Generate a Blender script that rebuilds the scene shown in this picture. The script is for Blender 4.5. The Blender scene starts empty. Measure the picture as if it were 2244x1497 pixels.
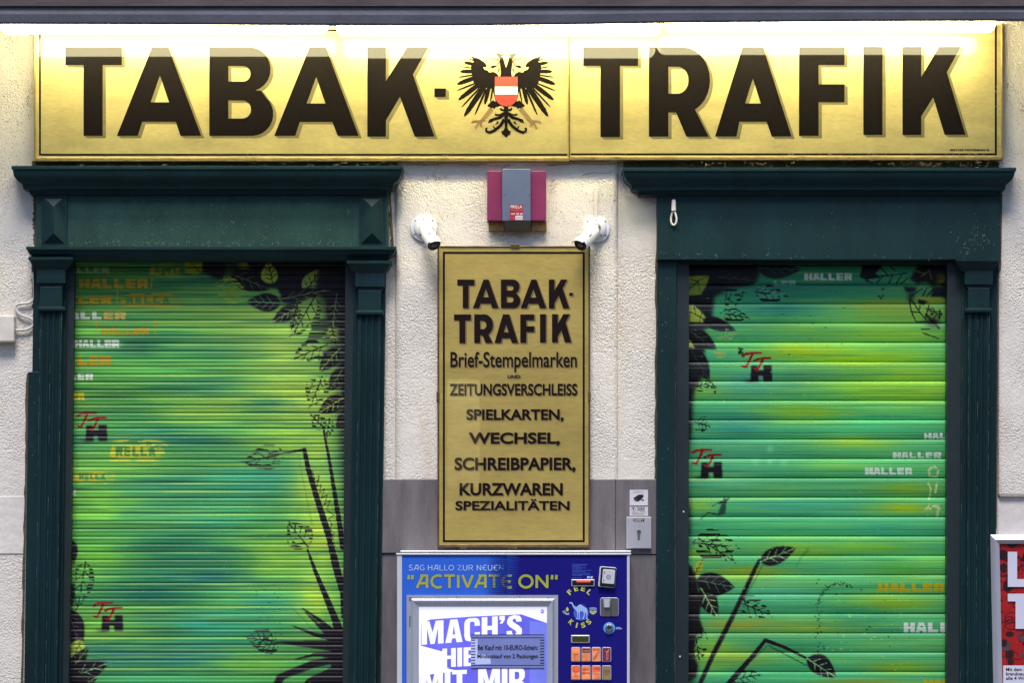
import bpy, bmesh, math, random
import numpy as np
from mathutils import Vector, Matrix
from mathutils.geometry import tessellate_polygon
random.seed(7); rng = np.random.default_rng(11)
R = math.radians
scene = bpy.context.scene
col = scene.collection

# ---------------------------------------------------------------- measures
S = 0.0016           # metres per measured unit on the facade plane
D = 13.0             # photographer stands this far from the facade
ZC = 1.6             # eye height
HX, HY = 1122.0, 1366.0

def P(px, py, d=0.0):
    """facade measurement -> world point, d = metres proud of the facade"""
    k = (D - d) / D * S
    return Vector(((px - HX) * k, -d, ZC + (HY - py) * k))
def WX(px, d=0.0): return (px - HX) * S * (D - d) / D
def WZ(py, d=0.0): return ZC + (HY - py) * S * (D - d) / D

def lin(c):
    c = np.asarray(c, float)
    return np.where(c <= 0.04045, c / 12.92, ((c + 0.055) / 1.055) ** 2.4)
def L8(r, g, b, k=1.0): return tuple(float(v) for v in lin(np.array([r, g, b]) / 255.0) * k)

# ---------------------------------------------------------------- materials
def nodes_of(name):
    m = bpy.data.materials.new(name); m.use_nodes = True
    nt = m.node_tree; b = nt.nodes['Principled BSDF']
    return m, nt, b
def nd(nt, t, **kw):
    n = nt.nodes.new(t)
    for k, v in kw.items():
        if k in n.inputs: n.inputs[k].default_value = v
        else: setattr(n, k, v)
    return n
def M(name, c, rough=.5, metal=0., coat=0., var=.12, vs=9., bump=0., bs=180., stretch=(1,1,1), emit=0., crough=.03,
      spots=None, spot_scale=40., spot_amt=.62, spec=.5, fine=.0, fs=400.):
    m, nt, b = nodes_of(name); lk = nt.links.new
    b.inputs['Roughness'].default_value = rough; b.inputs['Metallic'].default_value = metal
    b.inputs['Coat Weight'].default_value = coat; b.inputs['Coat Roughness'].default_value = crough
    b.inputs['Specular IOR Level'].default_value = spec
    tc = nd(nt, 'ShaderNodeTexCoord'); mp = nd(nt, 'ShaderNodeMapping'); mp.inputs['Scale'].default_value = stretch
    lk(tc.outputs['Object'], mp.inputs['Vector'])
    n = nd(nt, 'ShaderNodeTexNoise', Scale=vs, Detail=6., Roughness=.62); lk(mp.outputs[0], n.inputs['Vector'])
    mx = nd(nt, 'ShaderNodeMix', data_type='RGBA')
    rm = nd(nt, 'ShaderNodeMapRange'); rm.inputs[1].default_value = .3; rm.inputs[2].default_value = .7
    lk(n.outputs[0], rm.inputs[0]); lk(rm.outputs[0], mx.inputs[0])
    c = np.array(c)
    mx.inputs[6].default_value = (*np.clip(c * (1 - var), 0, 1), 1); mx.inputs[7].default_value = (*np.clip(c * (1 + var), 0, 1), 1)
    out = mx.outputs[2]
    if fine:
        n3 = nd(nt, 'ShaderNodeTexNoise', Scale=fs, Detail=3.); lk(mp.outputs[0], n3.inputs['Vector'])
        r3 = nd(nt, 'ShaderNodeMapRange'); r3.inputs[1].default_value = .35; r3.inputs[2].default_value = .65
        r3.inputs[3].default_value = 1 - fine; r3.inputs[4].default_value = 1 + fine; lk(n3.outputs[0], r3.inputs[0])
        mm = nd(nt, 'ShaderNodeMix', data_type='RGBA', blend_type='MULTIPLY'); mm.inputs[0].default_value = 1
        lk(out, mm.inputs[6]); lk(r3.outputs[0], mm.inputs[7]); out = mm.outputs[2]
    if spots:
        n2 = nd(nt, 'ShaderNodeTexNoise', Scale=spot_scale, Detail=8., Roughness=.7); lk(tc.outputs['Object'], n2.inputs['Vector'])
        r2 = nd(nt, 'ShaderNodeMapRange'); r2.inputs[1].default_value = spot_amt; r2.inputs[2].default_value = spot_amt + .06
        lk(n2.outputs[0], r2.inputs[0])
        m2 = nd(nt, 'ShaderNodeMix', data_type='RGBA'); lk(r2.outputs[0], m2.inputs[0]); lk(out, m2.inputs[6])
        m2.inputs[7].default_value = (*spots, 1); out = m2.outputs[2]
    lk(out, b.inputs['Base Color'])
    if bump:
        nb = nd(nt, 'ShaderNodeTexNoise', Scale=bs, Detail=4., Roughness=.6); lk(mp.outputs[0], nb.inputs['Vector'])
        bp = nd(nt, 'ShaderNodeBump', Strength=.8, Distance=bump); lk(nb.outputs[0], bp.inputs['Height']); lk(bp.outputs[0], b.inputs['Normal'])
    if emit:
        lk(out, b.inputs['Emission Color']); b.inputs['Emission Strength'].default_value = emit
    return m

def plaster_mat(name, c, grain, dist, dirt=.5):
    m, nt, b = nodes_of(name); lk = nt.links.new
    b.inputs['Roughness'].default_value = .85; b.inputs['Specular IOR Level'].default_value = .25
    tc = nd(nt, 'ShaderNodeTexCoord'); o = tc.outputs['Object']
    n = nd(nt, 'ShaderNodeTexNoise', Scale=5., Detail=7., Roughness=.6); lk(o, n.inputs['Vector'])
    cr = nd(nt, 'ShaderNodeValToRGB'); lk(n.outputs[0], cr.inputs[0])
    c = np.array(c)
    cr.color_ramp.elements[0].position = .3; cr.color_ramp.elements[0].color = (*(c * .9), 1)
    cr.color_ramp.elements[1].position = .7; cr.color_ramp.elements[1].color = (*np.clip(c * 1.05, 0, 1), 1)
    # dark specks of grime in patches
    n2 = nd(nt, 'ShaderNodeTexNoise', Scale=130., Detail=3.); lk(o, n2.inputs['Vector'])
    n3 = nd(nt, 'ShaderNodeTexNoise', Scale=6., Detail=3.); lk(o, n3.inputs['Vector'])
    ad = nd(nt, 'ShaderNodeMath', operation='ADD'); lk(n2.outputs[0], ad.inputs[0]); lk(n3.outputs[0], ad.inputs[1])
    r = nd(nt, 'ShaderNodeMapRange'); r.inputs[1].default_value = 1.24; r.inputs[2].default_value = 1.36; r.inputs[4].default_value = dirt
    lk(ad.outputs[0], r.inputs[0])
    mx = nd(nt, 'ShaderNodeMix', data_type='RGBA'); lk(r.outputs[0], mx.inputs[0]); lk(cr.outputs[0], mx.inputs[6])
    mx.inputs[7].default_value = (.2, .17, .12, 1); lk(mx.outputs[2], b.inputs['Base Color'])
    # yellowish run-down stains
    ms = nd(nt, 'ShaderNodeMapping'); ms.inputs['Scale'].default_value = (9, 1, 1.3); lk(o, ms.inputs['Vector'])
    ns = nd(nt, 'ShaderNodeTexNoise', Scale=1.6, Detail=6., Roughness=.65); lk(ms.outputs[0], ns.inputs['Vector'])
    rs = nd(nt, 'ShaderNodeMapRange'); rs.inputs[1].default_value = .52; rs.inputs[2].default_value = .74; rs.inputs[4].default_value = .42; lk(ns.outputs[0], rs.inputs[0])
    mz = nd(nt, 'ShaderNodeMix', data_type='RGBA', blend_type='MULTIPLY'); lk(rs.outputs[0], mz.inputs[0]); lk(mx.outputs[2], mz.inputs[6]); mz.inputs[7].default_value = (.80, .68, .48, 1)
    lk(mz.outputs[2], b.inputs['Base Color'])
    nb = nd(nt, 'ShaderNodeTexNoise', Scale=grain, Detail=5., Roughness=.6); lk(o, nb.inputs['Vector'])
    vo = nd(nt, 'ShaderNodeTexVoronoi', Scale=grain * .62); lk(o, vo.inputs['Vector'])
    nv = nd(nt, 'ShaderNodeTexNoise', Scale=grain * .16, Detail=4.); lk(o, nv.inputs['Vector'])
    nl = nd(nt, 'ShaderNodeTexNoise', Scale=4.5, Detail=3.); lk(o, nl.inputs['Vector'])
    rl = nd(nt, 'ShaderNodeMapRange'); rl.inputs[1].default_value = .36; rl.inputs[2].default_value = .6; rl.inputs[3].default_value = .25; lk(nl.outputs[0], rl.inputs[0])
    s0 = nd(nt, 'ShaderNodeMath', operation='SUBTRACT'); lk(nb.outputs[0], s0.inputs[0]); lk(vo.outputs['Distance'], s0.inputs[1])
    s1 = nd(nt, 'ShaderNodeMath', operation='MULTIPLY'); lk(s0.outputs[0], s1.inputs[0]); lk(rl.outputs[0], s1.inputs[1])
    sm = nd(nt, 'ShaderNodeMath', operation='ADD'); nvm = nd(nt, 'ShaderNodeMath', operation='MULTIPLY'); nvm.inputs[1].default_value = .7; lk(nv.outputs[0], nvm.inputs[0]); lk(s1.outputs[0], sm.inputs[0]); lk(nvm.outputs[0], sm.inputs[1])
    bp = nd(nt, 'ShaderNodeBump', Strength=1., Distance=dist); lk(sm.outputs[0], bp.inputs['Height']); lk(bp.outputs[0], b.inputs['Normal'])
    return m

MT = {}
GREEN = (.0038, .0225, .0265)
MT['green'] = M('green_paint', GREEN, .48, var=.3, vs=7, bump=.0016, bs=230, stretch=(1, 1, .3), spots=(.03, .05, .05), spot_scale=55, spot_amt=.72, spec=.22, fine=.18, fs=900)
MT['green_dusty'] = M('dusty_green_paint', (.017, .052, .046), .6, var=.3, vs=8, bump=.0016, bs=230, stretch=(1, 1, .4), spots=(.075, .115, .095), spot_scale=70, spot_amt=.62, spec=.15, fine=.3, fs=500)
MT['green_dark'] = M('dark_green_paint', (.005, .016, .02), .5, var=.2, bump=.001, bs=200)
MT['plaster'] = plaster_mat('roughcast_plaster', (.78, .728, .665), 250, .0033, .6)
MT['plaster_smooth'] = plaster_mat('smooth_plaster', (.74, .69, .65), 60, .002, .35)
MT['plaster_dark'] = M('dirty_mortar', (.10, .075, .05), .9, var=.5, vs=30, bump=.006, bs=90)
MT['stone'] = M('grey_stone', (.150, .134, .143), .5, var=.3, vs=8, stretch=(2.4, 1, .5), bump=.0010, bs=400, fine=.22, fs=520, spots=(.10, .095, .10), spot_scale=18, spot_amt=.66)
MT['ledge'] = M('grey_ledge', (.11, .105, .135), .6, var=.2, vs=6, bump=.002, bs=80, spots=(.28, .27, .28), spot_scale=26, spot_amt=.71)
MT['ledge_brown'] = M('brown_ledge', (.09, .068, .066), .7, var=.25, vs=12, bump=.003, bs=60, stretch=(.3, 1, 1))
MT['gold'] = M('gilded_glass', (.51, .42, .155), .36, metal=.35, coat=.5, var=.2, vs=7, stretch=(.6, 1, 1.6), crough=.05, spec=.4, fine=.06, fs=70)
MT['gold2'] = M('dull_gilded_glass', (.55, .415, .125), .30, metal=.4, coat=.9, crough=.012, var=.14, vs=7, stretch=(.5, 1, 1.6), spec=.4, fine=.06, fs=70)
MT['brass'] = M('brass_edge', (.40, .29, .09), .35, metal=.7, var=.25, vs=20)
MT['brass_dull'] = M('tarnished_brass', (.13, .09, .04), .4, metal=.5, var=.4, vs=25)
MT['ink'] = M('black_lettering', (.007, .005, .004), .5, coat=.42, spec=.05, var=.3, vs=60, crough=.04, spots=(.025, .02, .012), spot_scale=150, spot_amt=.70)
MT['ink2'] = M('dark_brown_lettering', (.010, .004, .004), .5, coat=.45, crough=.012, spec=.1, var=.3, vs=60)
MT['shade'] = M('tan_letter_shade', (.17, .145, .065), .5, spec=.1, coat=.5, var=.15, vs=40, crough=.05)
MT['shade2'] = M('letter_shade', (.20, .14, .055), .5, coat=.5, var=.1)
MT['hilite'] = M('letter_highlight', (.55, .42, .16), .4, metal=.3, coat=.5, var=.1)
MT['red_shield'] = M('orange_red_enamel', (.42, .028, .012), .5, coat=1., var=.06)
MT['white_enamel'] = M('white_enamel', (.6, .58, .52), .5, coat=1., var=.04)
MT['tan'] = M('tan_enamel', (.19, .115, .045), .5, coat=1., var=.1)
MT['ribbon'] = M('red_ribbon_enamel', (.38, .055, .025), .5, coat=1., var=.1)
MT['white_plastic'] = M('white_plastic', (.74, .75, .78), .32, var=.03, spec=.5)
MT['cream'] = M('painted_cable', (.66, .61, .56), .5, var=.1, vs=30)
MT['black'] = M('black_plastic', (.012, .012, .014), .3, var=.1)
MT['lens'] = M('dark_lens_glass', (.01, .008, .012), .08, coat=1., var=.2)
MT['pink'] = M('magenta_paint', (.175, .013, .075), .5, var=.14, vs=10, fine=.06)
MT['bluegrey'] = M('blue_grey_paint', (.085, .110, .20), .5, var=.07, vs=14, fine=.05, spots=(.09, .12, .22), spot_scale=60, spot_amt=.70)
MT['bronze'] = M('bronze_metal', (.085, .068, .05), .45, metal=.3, var=.2)
MT['rust'] = M('rusty_brown', (.30, .17, .06), .8, var=.5, vs=60, bump=.003, bs=120)
MT['red_label'] = M('red_sticker', (.26, .009, .028), .4, var=.05)
MT['label_white'] = M('white_print', (.62, .60, .66), .5, var=.05)
MT['label_red2'] = M('pale_red_print', (.5, .12, .12), .5, var=.05)
MT['silver'] = M('brushed_aluminium', (.50, .52, .60), .38, metal=.45, var=.07, vs=20, stretch=(8, 1, .4))
MT['silver_light'] = M('pale_aluminium', (.66, .68, .74), .4, metal=.2, var=.06)
MT['steel'] = M('steel', (.36, .35, .36), .3, metal=.85, var=.12, vs=40, stretch=(10, 1, .5))
MT['steel_plate'] = M('satin_steel_plate', (.43, .42, .47), .45, metal=.3, var=.06, vs=20)
MT['navy'] = M('navy_print', (.013, .011, .19), .4, var=.08, vs=6, fine=.05, spec=.08)
MT['azure'] = M('azure_print', (.035, .135, .66), .4, var=.06, vs=5, spec=.1)
MT['sky_text'] = M('pale_blue_print', (.50, .66, .90), .4, var=.03)
MT['olive'] = M('olive_yellow_print', (.40, .42, .035), .4, var=.05)
MT['lime_text'] = M('lime_print', (.62, .66, .09), .4, var=.05)
MT['camel'] = M('pale_blue_figure', (.36, .52, .92), .4, var=.12, vs=40)
MT['glow_blue'] = M('mid_blue_print', (.06, .11, .60), .4, var=.15, vs=40)
MT['scr_white'] = M('lit_screen_white', (.80, .80, .92), .3, var=.01, emit=.2)
MT['scr_violet'] = M('lit_screen_violet', (.13, .125, .68), .3, var=.25, vs=5, emit=.17)
MT['scr_violet2'] = M('lit_screen_violet_pale', (.15, .18, .66), .3, var=.2, vs=6, emit=.22)
MT['scr_note'] = M('lit_screen_notice', (.15, .18, .42), .3, var=.1, vs=6, emit=.16)
MT['scr_note_l'] = M('lit_screen_notice_pale', (.38, .42, .70), .3, var=.1, vs=6, emit=.2)
MT['scr_ink'] = M('screen_black', (.01, .01, .012), .4, var=.1)
MT['led'] = M('red_led', (1., .06, .03), .3, var=.2, emit=.6)
MT['lcd'] = M('olive_lcd', (.05, .055, .015), .25, var=.2)
MT['ring_blue'] = M('sky_blue_plastic', (.10, .32, .78), .4, var=.06)
MT['b_orange'] = M('lit_orange_button', (.48, .095, .03), .3, var=.45, vs=50, emit=.16)
MT['b_orange2'] = M('lit_pale_orange_button', (.66, .20, .085), .3, var=.4, vs=50, emit=.2)
MT['b_red'] = M('lit_red_button', (.80, .10, .03), .3, var=.3, vs=60, emit=.14)
MT['b_wine'] = M('lit_wine_button', (.16, .02, .09), .3, var=.3, vs=60, emit=.1)
MT['b_brown'] = M('brown_button', (.30, .19, .08), .35, var=.15, vs=60, emit=.04)
MT['b_grey'] = M('dark_pack_print', (.10, .06, .09), .4, var=.2)
MT['poster_red'] = M('red_poster', (.38, .016, .018), .3, var=.16, vs=30, coat=.3)
MT['poster_dark'] = M('dark_poster_print', (.035, .012, .016), .3, var=.3, vs=40, coat=.3)
MT['poster_grey'] = M('grey_poster_print', (.10, .055, .06), .3, var=.3, vs=40, coat=.3)
MT['poster_white'] = M('white_poster_print', (.66, .66, .80), .3, var=.03, coat=.3)
MT['web'] = M('dusty_cobweb', (.40, .33, .18), .9, var=.4, vs=80)
MT['lamp'] = M('lit_tube', (1., .95, .72), .4, var=.0, emit=1.)
MT['house'] = M('dull_render', (.16, .14, .12), .9, var=.15, vs=1.5)
MT['house2'] = M('grey_render', (.11, .105, .10), .9, var=.15, vs=1.5)
MT['lit_window'] = M('lit_window', (1., .66, .30), .4, var=.5, vs=3, emit=1.3)
MT['worn'] = M('rubbed_edge_highlight', (.045, .075, .075), .7, var=.4, vs=80)  # pale tone for painted highlights on the worn frame edges
MT['scuff'] = M('worn_paint', (.12, .16, .15), .8, var=.4, vs=80)
MT['grime'] = M('dark_grime', (.13, .10, .065), .95, var=.5, vs=90)
MT['asphalt'] = M('asphalt', (.05, .05, .052), .85, var=.3, vs=6, bump=.004, bs=120)
MT['paving'] = M('paving_slabs', (.19, .18, .175), .8, var=.2, vs=3, bump=.003, bs=90)
MT['kerb'] = M('granite_kerb', (.26, .25, .25), .75, var=.2, vs=30)

# ---------------------------------------------------------------- object helpers
ORG = {}
def tag(o, label=None, cat=None, group=None, kind=None):
    if label: o['label'] = label
    if cat: o['category'] = cat
    if group: o['group'] = group
    if kind: o['kind'] = kind
    return o
def thing(name, label, cat, loc, group=None):
    o = bpy.data.objects.new(name, None); col.objects.link(o); o.location = loc; o.empty_display_size = .05
    ORG[o] = Vector(loc); return tag(o, label, cat, group)

class MB:
    def __init__(s): s.v = []; s.f = []; s.m = []; s.bias = 0
    def add(s, vs, fs, mi=0):
        n = len(s.v); s.v += [tuple(v) for v in vs]; s.f += [tuple(i + n for i in f) for f in fs]; s.m += [mi] * len(fs)
    def box(s, x0, x1, y0, y1, d0, d1, mi=0, lean=0., taper=0.):
        """front face x0..x1,y0..y1 at d1; back at d0; lean shifts the bottom edge"""
        a, b = WX(x0, d1), WX(x1, d1); a2, b2 = WX(x0 + lean, d1), WX(x1 + lean, d1); t, u = WZ(y0, d1), WZ(y1, d1)
        vs = []
        for d in (d0, d1):
            vs += [(a2, -d, u), (b2, -d, u), (b, -d, t), (a, -d, t)]
        s.add(vs, [(0, 3, 2, 1), (4, 5, 6, 7), (0, 1, 5, 4), (1, 2, 6, 5), (2, 3, 7, 6), (3, 0, 4, 7)], mi)
    def flat(s, loops, d, mi=0):
        """flat sheet from outline loops (measured units), outer first then holes"""
        d = d + s.bias; s.bias += 2e-5
        tri = tessellate_polygon([[Vector((p[0], -p[1], 0)) for p in l] for l in loops])
        pts = [P(p[0], p[1], d) for l in loops for p in l]
        fs = []
        for t in tri:
            q = [pts[i] for i in t]; n = (q[1] - q[0]).cross(q[2] - q[0])
            fs.append(tuple(t) if n.y < 0 else tuple(reversed(t)))
        s.add(pts, fs, mi)
    def rect(s, x0, x1, y0, y1, d, mi=0): s.flat([[(x0, y0), (x1, y0), (x1, y1), (x0, y1)]], d, mi)
    def disc(s, x, y, r, d, mi=0, n=28, ry=None):
        ry = ry or r; s.flat([[(x + r * math.cos(2 * math.pi * k / n), y + ry * math.sin(2 * math.pi * k / n)) for k in range(n)]], d, mi)
    def stroke(s, pts, w0, w1=None, d=0., mi=0):
        w1 = w0 if w1 is None else w1; n = len(pts)
        l, r = [], []
        for i, p in enumerate(pts):
            a = pts[max(i - 1, 0)]; b = pts[min(i + 1, n - 1)]
            dx, dy = b[0] - a[0], b[1] - a[1]; q = math.hypot(dx, dy) or 1; w = (w0 + (w1 - w0) * i / (n - 1)) / 2
            l.append((p[0] - dy / q * w, p[1] + dx / q * w)); r.append((p[0] + dy / q * w, p[1] - dx / q * w))
        for i in range(n - 1): s.flat([[l[i], l[i + 1], r[i + 1], r[i]]], d, mi)
    def cyl(s, p0, p1, r0, r1=None, n=24, mi=0, caps=True):
        r1 = r0 if r1 is None else r1; p0, p1 = Vector(p0), Vector(p1); ax = (p1 - p0).normalized()
        u = ax.cross(Vector((0, 0, 1))); u = u.normalized() if u.length > 1e-4 else Vector((1, 0, 0)); w = ax.cross(u)
        vs = []
        for p, r in ((p0, r0), (p1, r1)):
            vs += [p + (u * math.cos(2 * math.pi * k / n) + w * math.sin(2 * math.pi * k / n)) * r for k in range(n)]
        fs = [(k, (k + 1) % n, n + (k + 1) % n, n + k) for k in range(n)]
        if caps: fs += [tuple(range(n - 1, -1, -1)), tuple(range(n, 2 * n))]
        s.add(vs, fs, mi)
    def lathe(s, p0, ax, prof, n=28, mi=0):
        """prof: list of (distance along axis, radius)"""
        p0, ax = Vector(p0), Vector(ax).normalized(); u = ax.cross(Vector((0, 0, 1))); u = u.normalized() if u.length > 1e-4 else Vector((1, 0, 0)); w = ax.cross(u)
        vs = []
        for t, r in prof:
            vs += [p0 + ax * t + (u * math.cos(2 * math.pi * k / n) + w * math.sin(2 * math.pi * k / n)) * max(r, 1e-5) for k in range(n)]
        fs = [(j * n + k, j * n + (k + 1) % n, (j + 1) * n + (k + 1) % n, (j + 1) * n + k) for j in range(len(prof) - 1) for k in range(n)]
        s.add(vs, fs, mi)
    def tube(s, pts, r, n=8, mi=0):
        for a, b in zip(pts[:-1], pts[1:]): s.cyl(a, b, r, r, n, mi)
        for p in pts[1:-1]: s.ball(p, r, mi)
    def ball(s, c, r, mi=0, n=10):
        s.lathe(Vector(c) - Vector((0, 0, r)), (0, 0, 1), [(r - r * math.cos(math.pi * k / 6), r * math.sin(math.pi * k / 6)) for k in range(7)], n, mi)
    def prism(s, poly, z0, z1, mi=0):
        """horizontal outline (x, y world) extruded in z"""
        n = len(poly); vs = [(x, y, z0) for x, y in poly] + [(x, y, z1) for x, y in poly]
        s.add(vs, [tuple(range(n - 1, -1, -1)), tuple(range(n, 2 * n))] + [(k, (k + 1) % n, n + (k + 1) % n, n + k) for k in range(n)], mi)
    def sweep(s, xl, xr, prof, base, mi=0, back=0.):
        """moulding: prof = [(out, z)], front run between returns at xl/xr (world), mitred corners"""
        vs = []
        for o, z in prof: vs += [(xl - o, back, z), (xl - o, -(base + o), z), (xr + o, -(base + o), z), (xr + o, back, z)]
        n = len(prof); fs = []
        for j in range(n - 1):
            for k in range(3): fs.append((j * 4 + k, (j + 1) * 4 + k, (j + 1) * 4 + k + 1, j * 4 + k + 1))
        fs += [(0, 1, 2, 3), ((n - 1) * 4 + 3, (n - 1) * 4 + 2, (n - 1) * 4 + 1, (n - 1) * 4)]
        s.add(vs, fs, mi)
    def build(s, name, mats, parent=None, label=None, bevel=0., smooth=False):
        if not isinstance(mats, (list, tuple)): mats = [mats]
        o0 = ORG.get(parent, Vector((0, 0, 0))) if parent else Vector((0, 0, 0))
        me = bpy.data.meshes.new(name); me.from_pydata([tuple(Vector(v) - o0) for v in s.v], [], s.f)
        for m in mats: me.materials.append(m)
        me.polygons.foreach_set('material_index', s.m); me.update()
        if smooth:
            me.polygons.foreach_set('use_smooth', [True] * len(me.polygons)); me.set_sharp_from_angle(angle=R(38))
        o = bpy.data.objects.new(name, me); col.objects.link(o)
        if parent: o.parent = parent; ORG[o] = o0
        if bevel:
            bm = bmesh.new(); bm.from_mesh(me); bmesh.ops.recalc_face_normals(bm, faces=bm.faces); bm.to_mesh(me); bm.free()
            b = o.modifiers.new('bevel', 'BEVEL'); b.width = bevel; b.segments = 2; b.limit_method = 'ANGLE'; b.angle_limit = R(40)
        if label: o['label'] = label
        return o

_tc = {}
def text_mesh(txt, bold):
    k = (txt, bold)
    if k not in _tc:
        cu = bpy.data.curves.new('t', 'FONT'); cu.body = txt; cu.size = 1.; cu.offset = bold; cu.resolution_u = 4; cu.fill_mode = 'FRONT'
        o = bpy.data.objects.new('t', cu); col.objects.link(o)
        dg = bpy.context.evaluated_depsgraph_get(); me = bpy.data.meshes.new_from_object(o.evaluated_get(dg))
        v = np.array([x.co[:2] for x in me.vertices]).reshape(-1, 2); f = [tuple(p.vertices) for p in me.polygons]
        bpy.data.objects.remove(o); bpy.data.curves.remove(cu); bpy.data.meshes.remove(me)
        _tc[k] = (v, f)
    return _tc[k]
def text(mb, txt, x0, x1, y0, y1, d, mi=0, bold=0., warp=None):
    """lettering fitted to the box x0..x1 (left-right), y0..y1 (top-bottom)"""
    v, f = text_mesh(txt, bold); lo, hi = v.min(0), v.max(0); sz = np.maximum(hi - lo, 1e-6); n = (v - lo) / sz
    d = d + mb.bias; mb.bias += 2e-5
    vs = []
    for a, b in n:
        x = x0 + (x1 - x0) * a; y = y1 + (y0 - y1) * b
        if warp: x, y = warp(x, y)
        vs.append(P(x, y, d))
    out = []
    for t in f:
        nn = (vs[t[1]] - vs[t[0]]).cross(vs[t[2]] - vs[t[0]])
        out.append(t if nn.y < 0 else tuple(reversed(t)))
    mb.add(vs, out, mi)

def arc(cx, cy, rx, ry, a0, a1, n):
    return [(cx + rx * math.cos(R(a0 + (a1 - a0) * k / n)), cy + ry * math.sin(R(a0 + (a1 - a0) * k / n))) for k in range(n + 1)]

# big sign letters, each = list of loops (outer, holes)
def letA(l, r, tl, tr, top, bot, bar0, fl, fr, bl, br, apx, apy, hb, hl, hr):
    return [[(tl, top), (tr, top), (r, bot), (fr, bot), (br, bar0), (bl, bar0), (fl, bot), (l, bot)], [(apx, apy), (hr, hb), (hl, hb)]]
BIG1 = [
 [[(143, 103), (267, 103), (267, 142), (225, 142), (225, 297), (183, 297), (183, 142), (143, 142)]],
 letA(256, 441, 333, 369, 103, 297, 266, 302, 395.5, 312, 385, 350.5, 165, 223.5, 330, 370.5),
 [[(458.5, 103), (545, 103)] + arc(548, 151, 45, 48, -80, 75, 10) + [(573, 198)] + arc(552, 249, 47, 48, -50, 88, 10) + [(458.5, 297)],
  [(500.5, 144), (533, 144)] + arc(533, 161, 16, 17, -80, 80, 8) + [(533, 178), (500.5, 178)],
  [(500.5, 219.5), (532, 219.5)] + arc(532, 239.2, 18, 19.6, -80, 80, 8) + [(532, 259), (500.5, 259)]],
 letA(601, 786, 678, 714, 103, 297, 266.5, 647, 740, 657, 728, 693, 168, 226, 672, 713),
 [[(805, 103), (845.7, 103), (845.7, 177), (892, 103), (938, 103), (905, 162.5), (952, 298.7), (908.6, 298.7), (876.5, 211.6), (845.7, 263.5), (845.7, 298.7), (805, 298.7)]],
 [[(952, 193), (977, 193), (977, 212), (952, 212)]]]
BIG2 = [
 [[(1278, 103), (1398.3, 103), (1398.3, 143.6), (1358.7, 143.6), (1358.7, 299.7), (1316, 299.7), (1316, 143.6), (1278, 143.6)]],
 [[(1422, 103), (1490, 103)] + arc(1497, 175, 59, 72, -88, 62, 12) + [(1523, 239), (1553, 298.7), (1504, 298.7), (1481.6, 246), (1464.7, 246), (1464.7, 298.7), (1422, 298.7)],
  [(1464.7, 145.6), (1485, 145.6)] + arc(1485, 175, 24, 29.5, -80, 80, 10) + [(1485, 204.5), (1464.7, 204.5)]],
 letA(1567, 1734.6, 1627, 1672.6, 103, 298.5, 266, 1614, 1691, 1620.5, 1680, 1650, 171.7, 226, 1633, 1667),
 [[(1751, 103), (1850.7, 103), (1850.7, 142), (1794, 142), (1794, 184), (1850.7, 184), (1850.7, 223.5), (1794, 223.5), (1794, 297), (1751, 297)]],
 [[(1892, 101.6), (1934, 101.6), (1934, 295), (1892, 295)]],
 [[(1977.7, 101.6), (2019, 101.6), (2019, 167.6), (2058, 101.6), (2105.4, 101.6), (2075, 157.5), (2115.6, 294.6), (2069.8, 294.6), (2045, 212.7), (2019, 254), (2019, 295), (1977.7, 295)]]]
def remap(letters, src, dst):
    (sx0, sx1, sy0, sy1), (x0, x1, y0, y1) = src, dst
    return [[[(x0 + (p[0] - sx0) / (sx1 - sx0) * (x1 - x0), y0 + (p[1] - sy0) / (sy1 - sy0) * (y1 - y0)) for p in lp] for lp in lt] for lt in letters]
def extruded_shade(mb, loops, dx, dy, d, mi):
    for k in (1., .66, .33):
        mb.flat([[(p[0] + dx * k, p[1] + dy * k) for p in l] for l in loops], d, mi)

# ---------------------------------------------------------------- spray-paint canvas for the shutters
def vnoise(h, w, sy, sx):
    gy, gx = int(h / sy) + 3, int(w / sx) + 3; g = rng.random((gy, gx))
    y = np.arange(h) / sy; x = np.arange(w) / sx; yi, xi = y.astype(int), x.astype(int); fy, fx = y - yi, x - xi
    fy = fy * fy * (3 - 2 * fy); fx = fx * fx * (3 - 2 * fx)
    a = g[yi][:, xi]; b = g[yi][:, xi + 1]; c = g[yi + 1][:, xi]; e = g[yi + 1][:, xi + 1]
    return (a * (1 - fx) + b * fx) * (1 - fy)[:, None] + (c * (1 - fx) + e * fx) * fy[:, None]
def fbm(h, w, sy, sx): return (vnoise(h, w, sy, sx) + .5 * vnoise(h, w, sy / 2, sx / 2) + .25 * vnoise(h, w, sy / 4, sx / 4)) / 1.75
def blur(m, r):
    if r < 1: return m
    k = np.ones(2 * int(r) + 1) / (2 * int(r) + 1)
    for _ in range(2):
        m = np.apply_along_axis(lambda a: np.convolve(np.pad(a, int(r), mode='edge'), k, 'valid'), 0, m)
        m = np.apply_along_axis(lambda a: np.convolve(np.pad(a, int(r), mode='edge'), k, 'valid'), 1, m)
    return m
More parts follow.
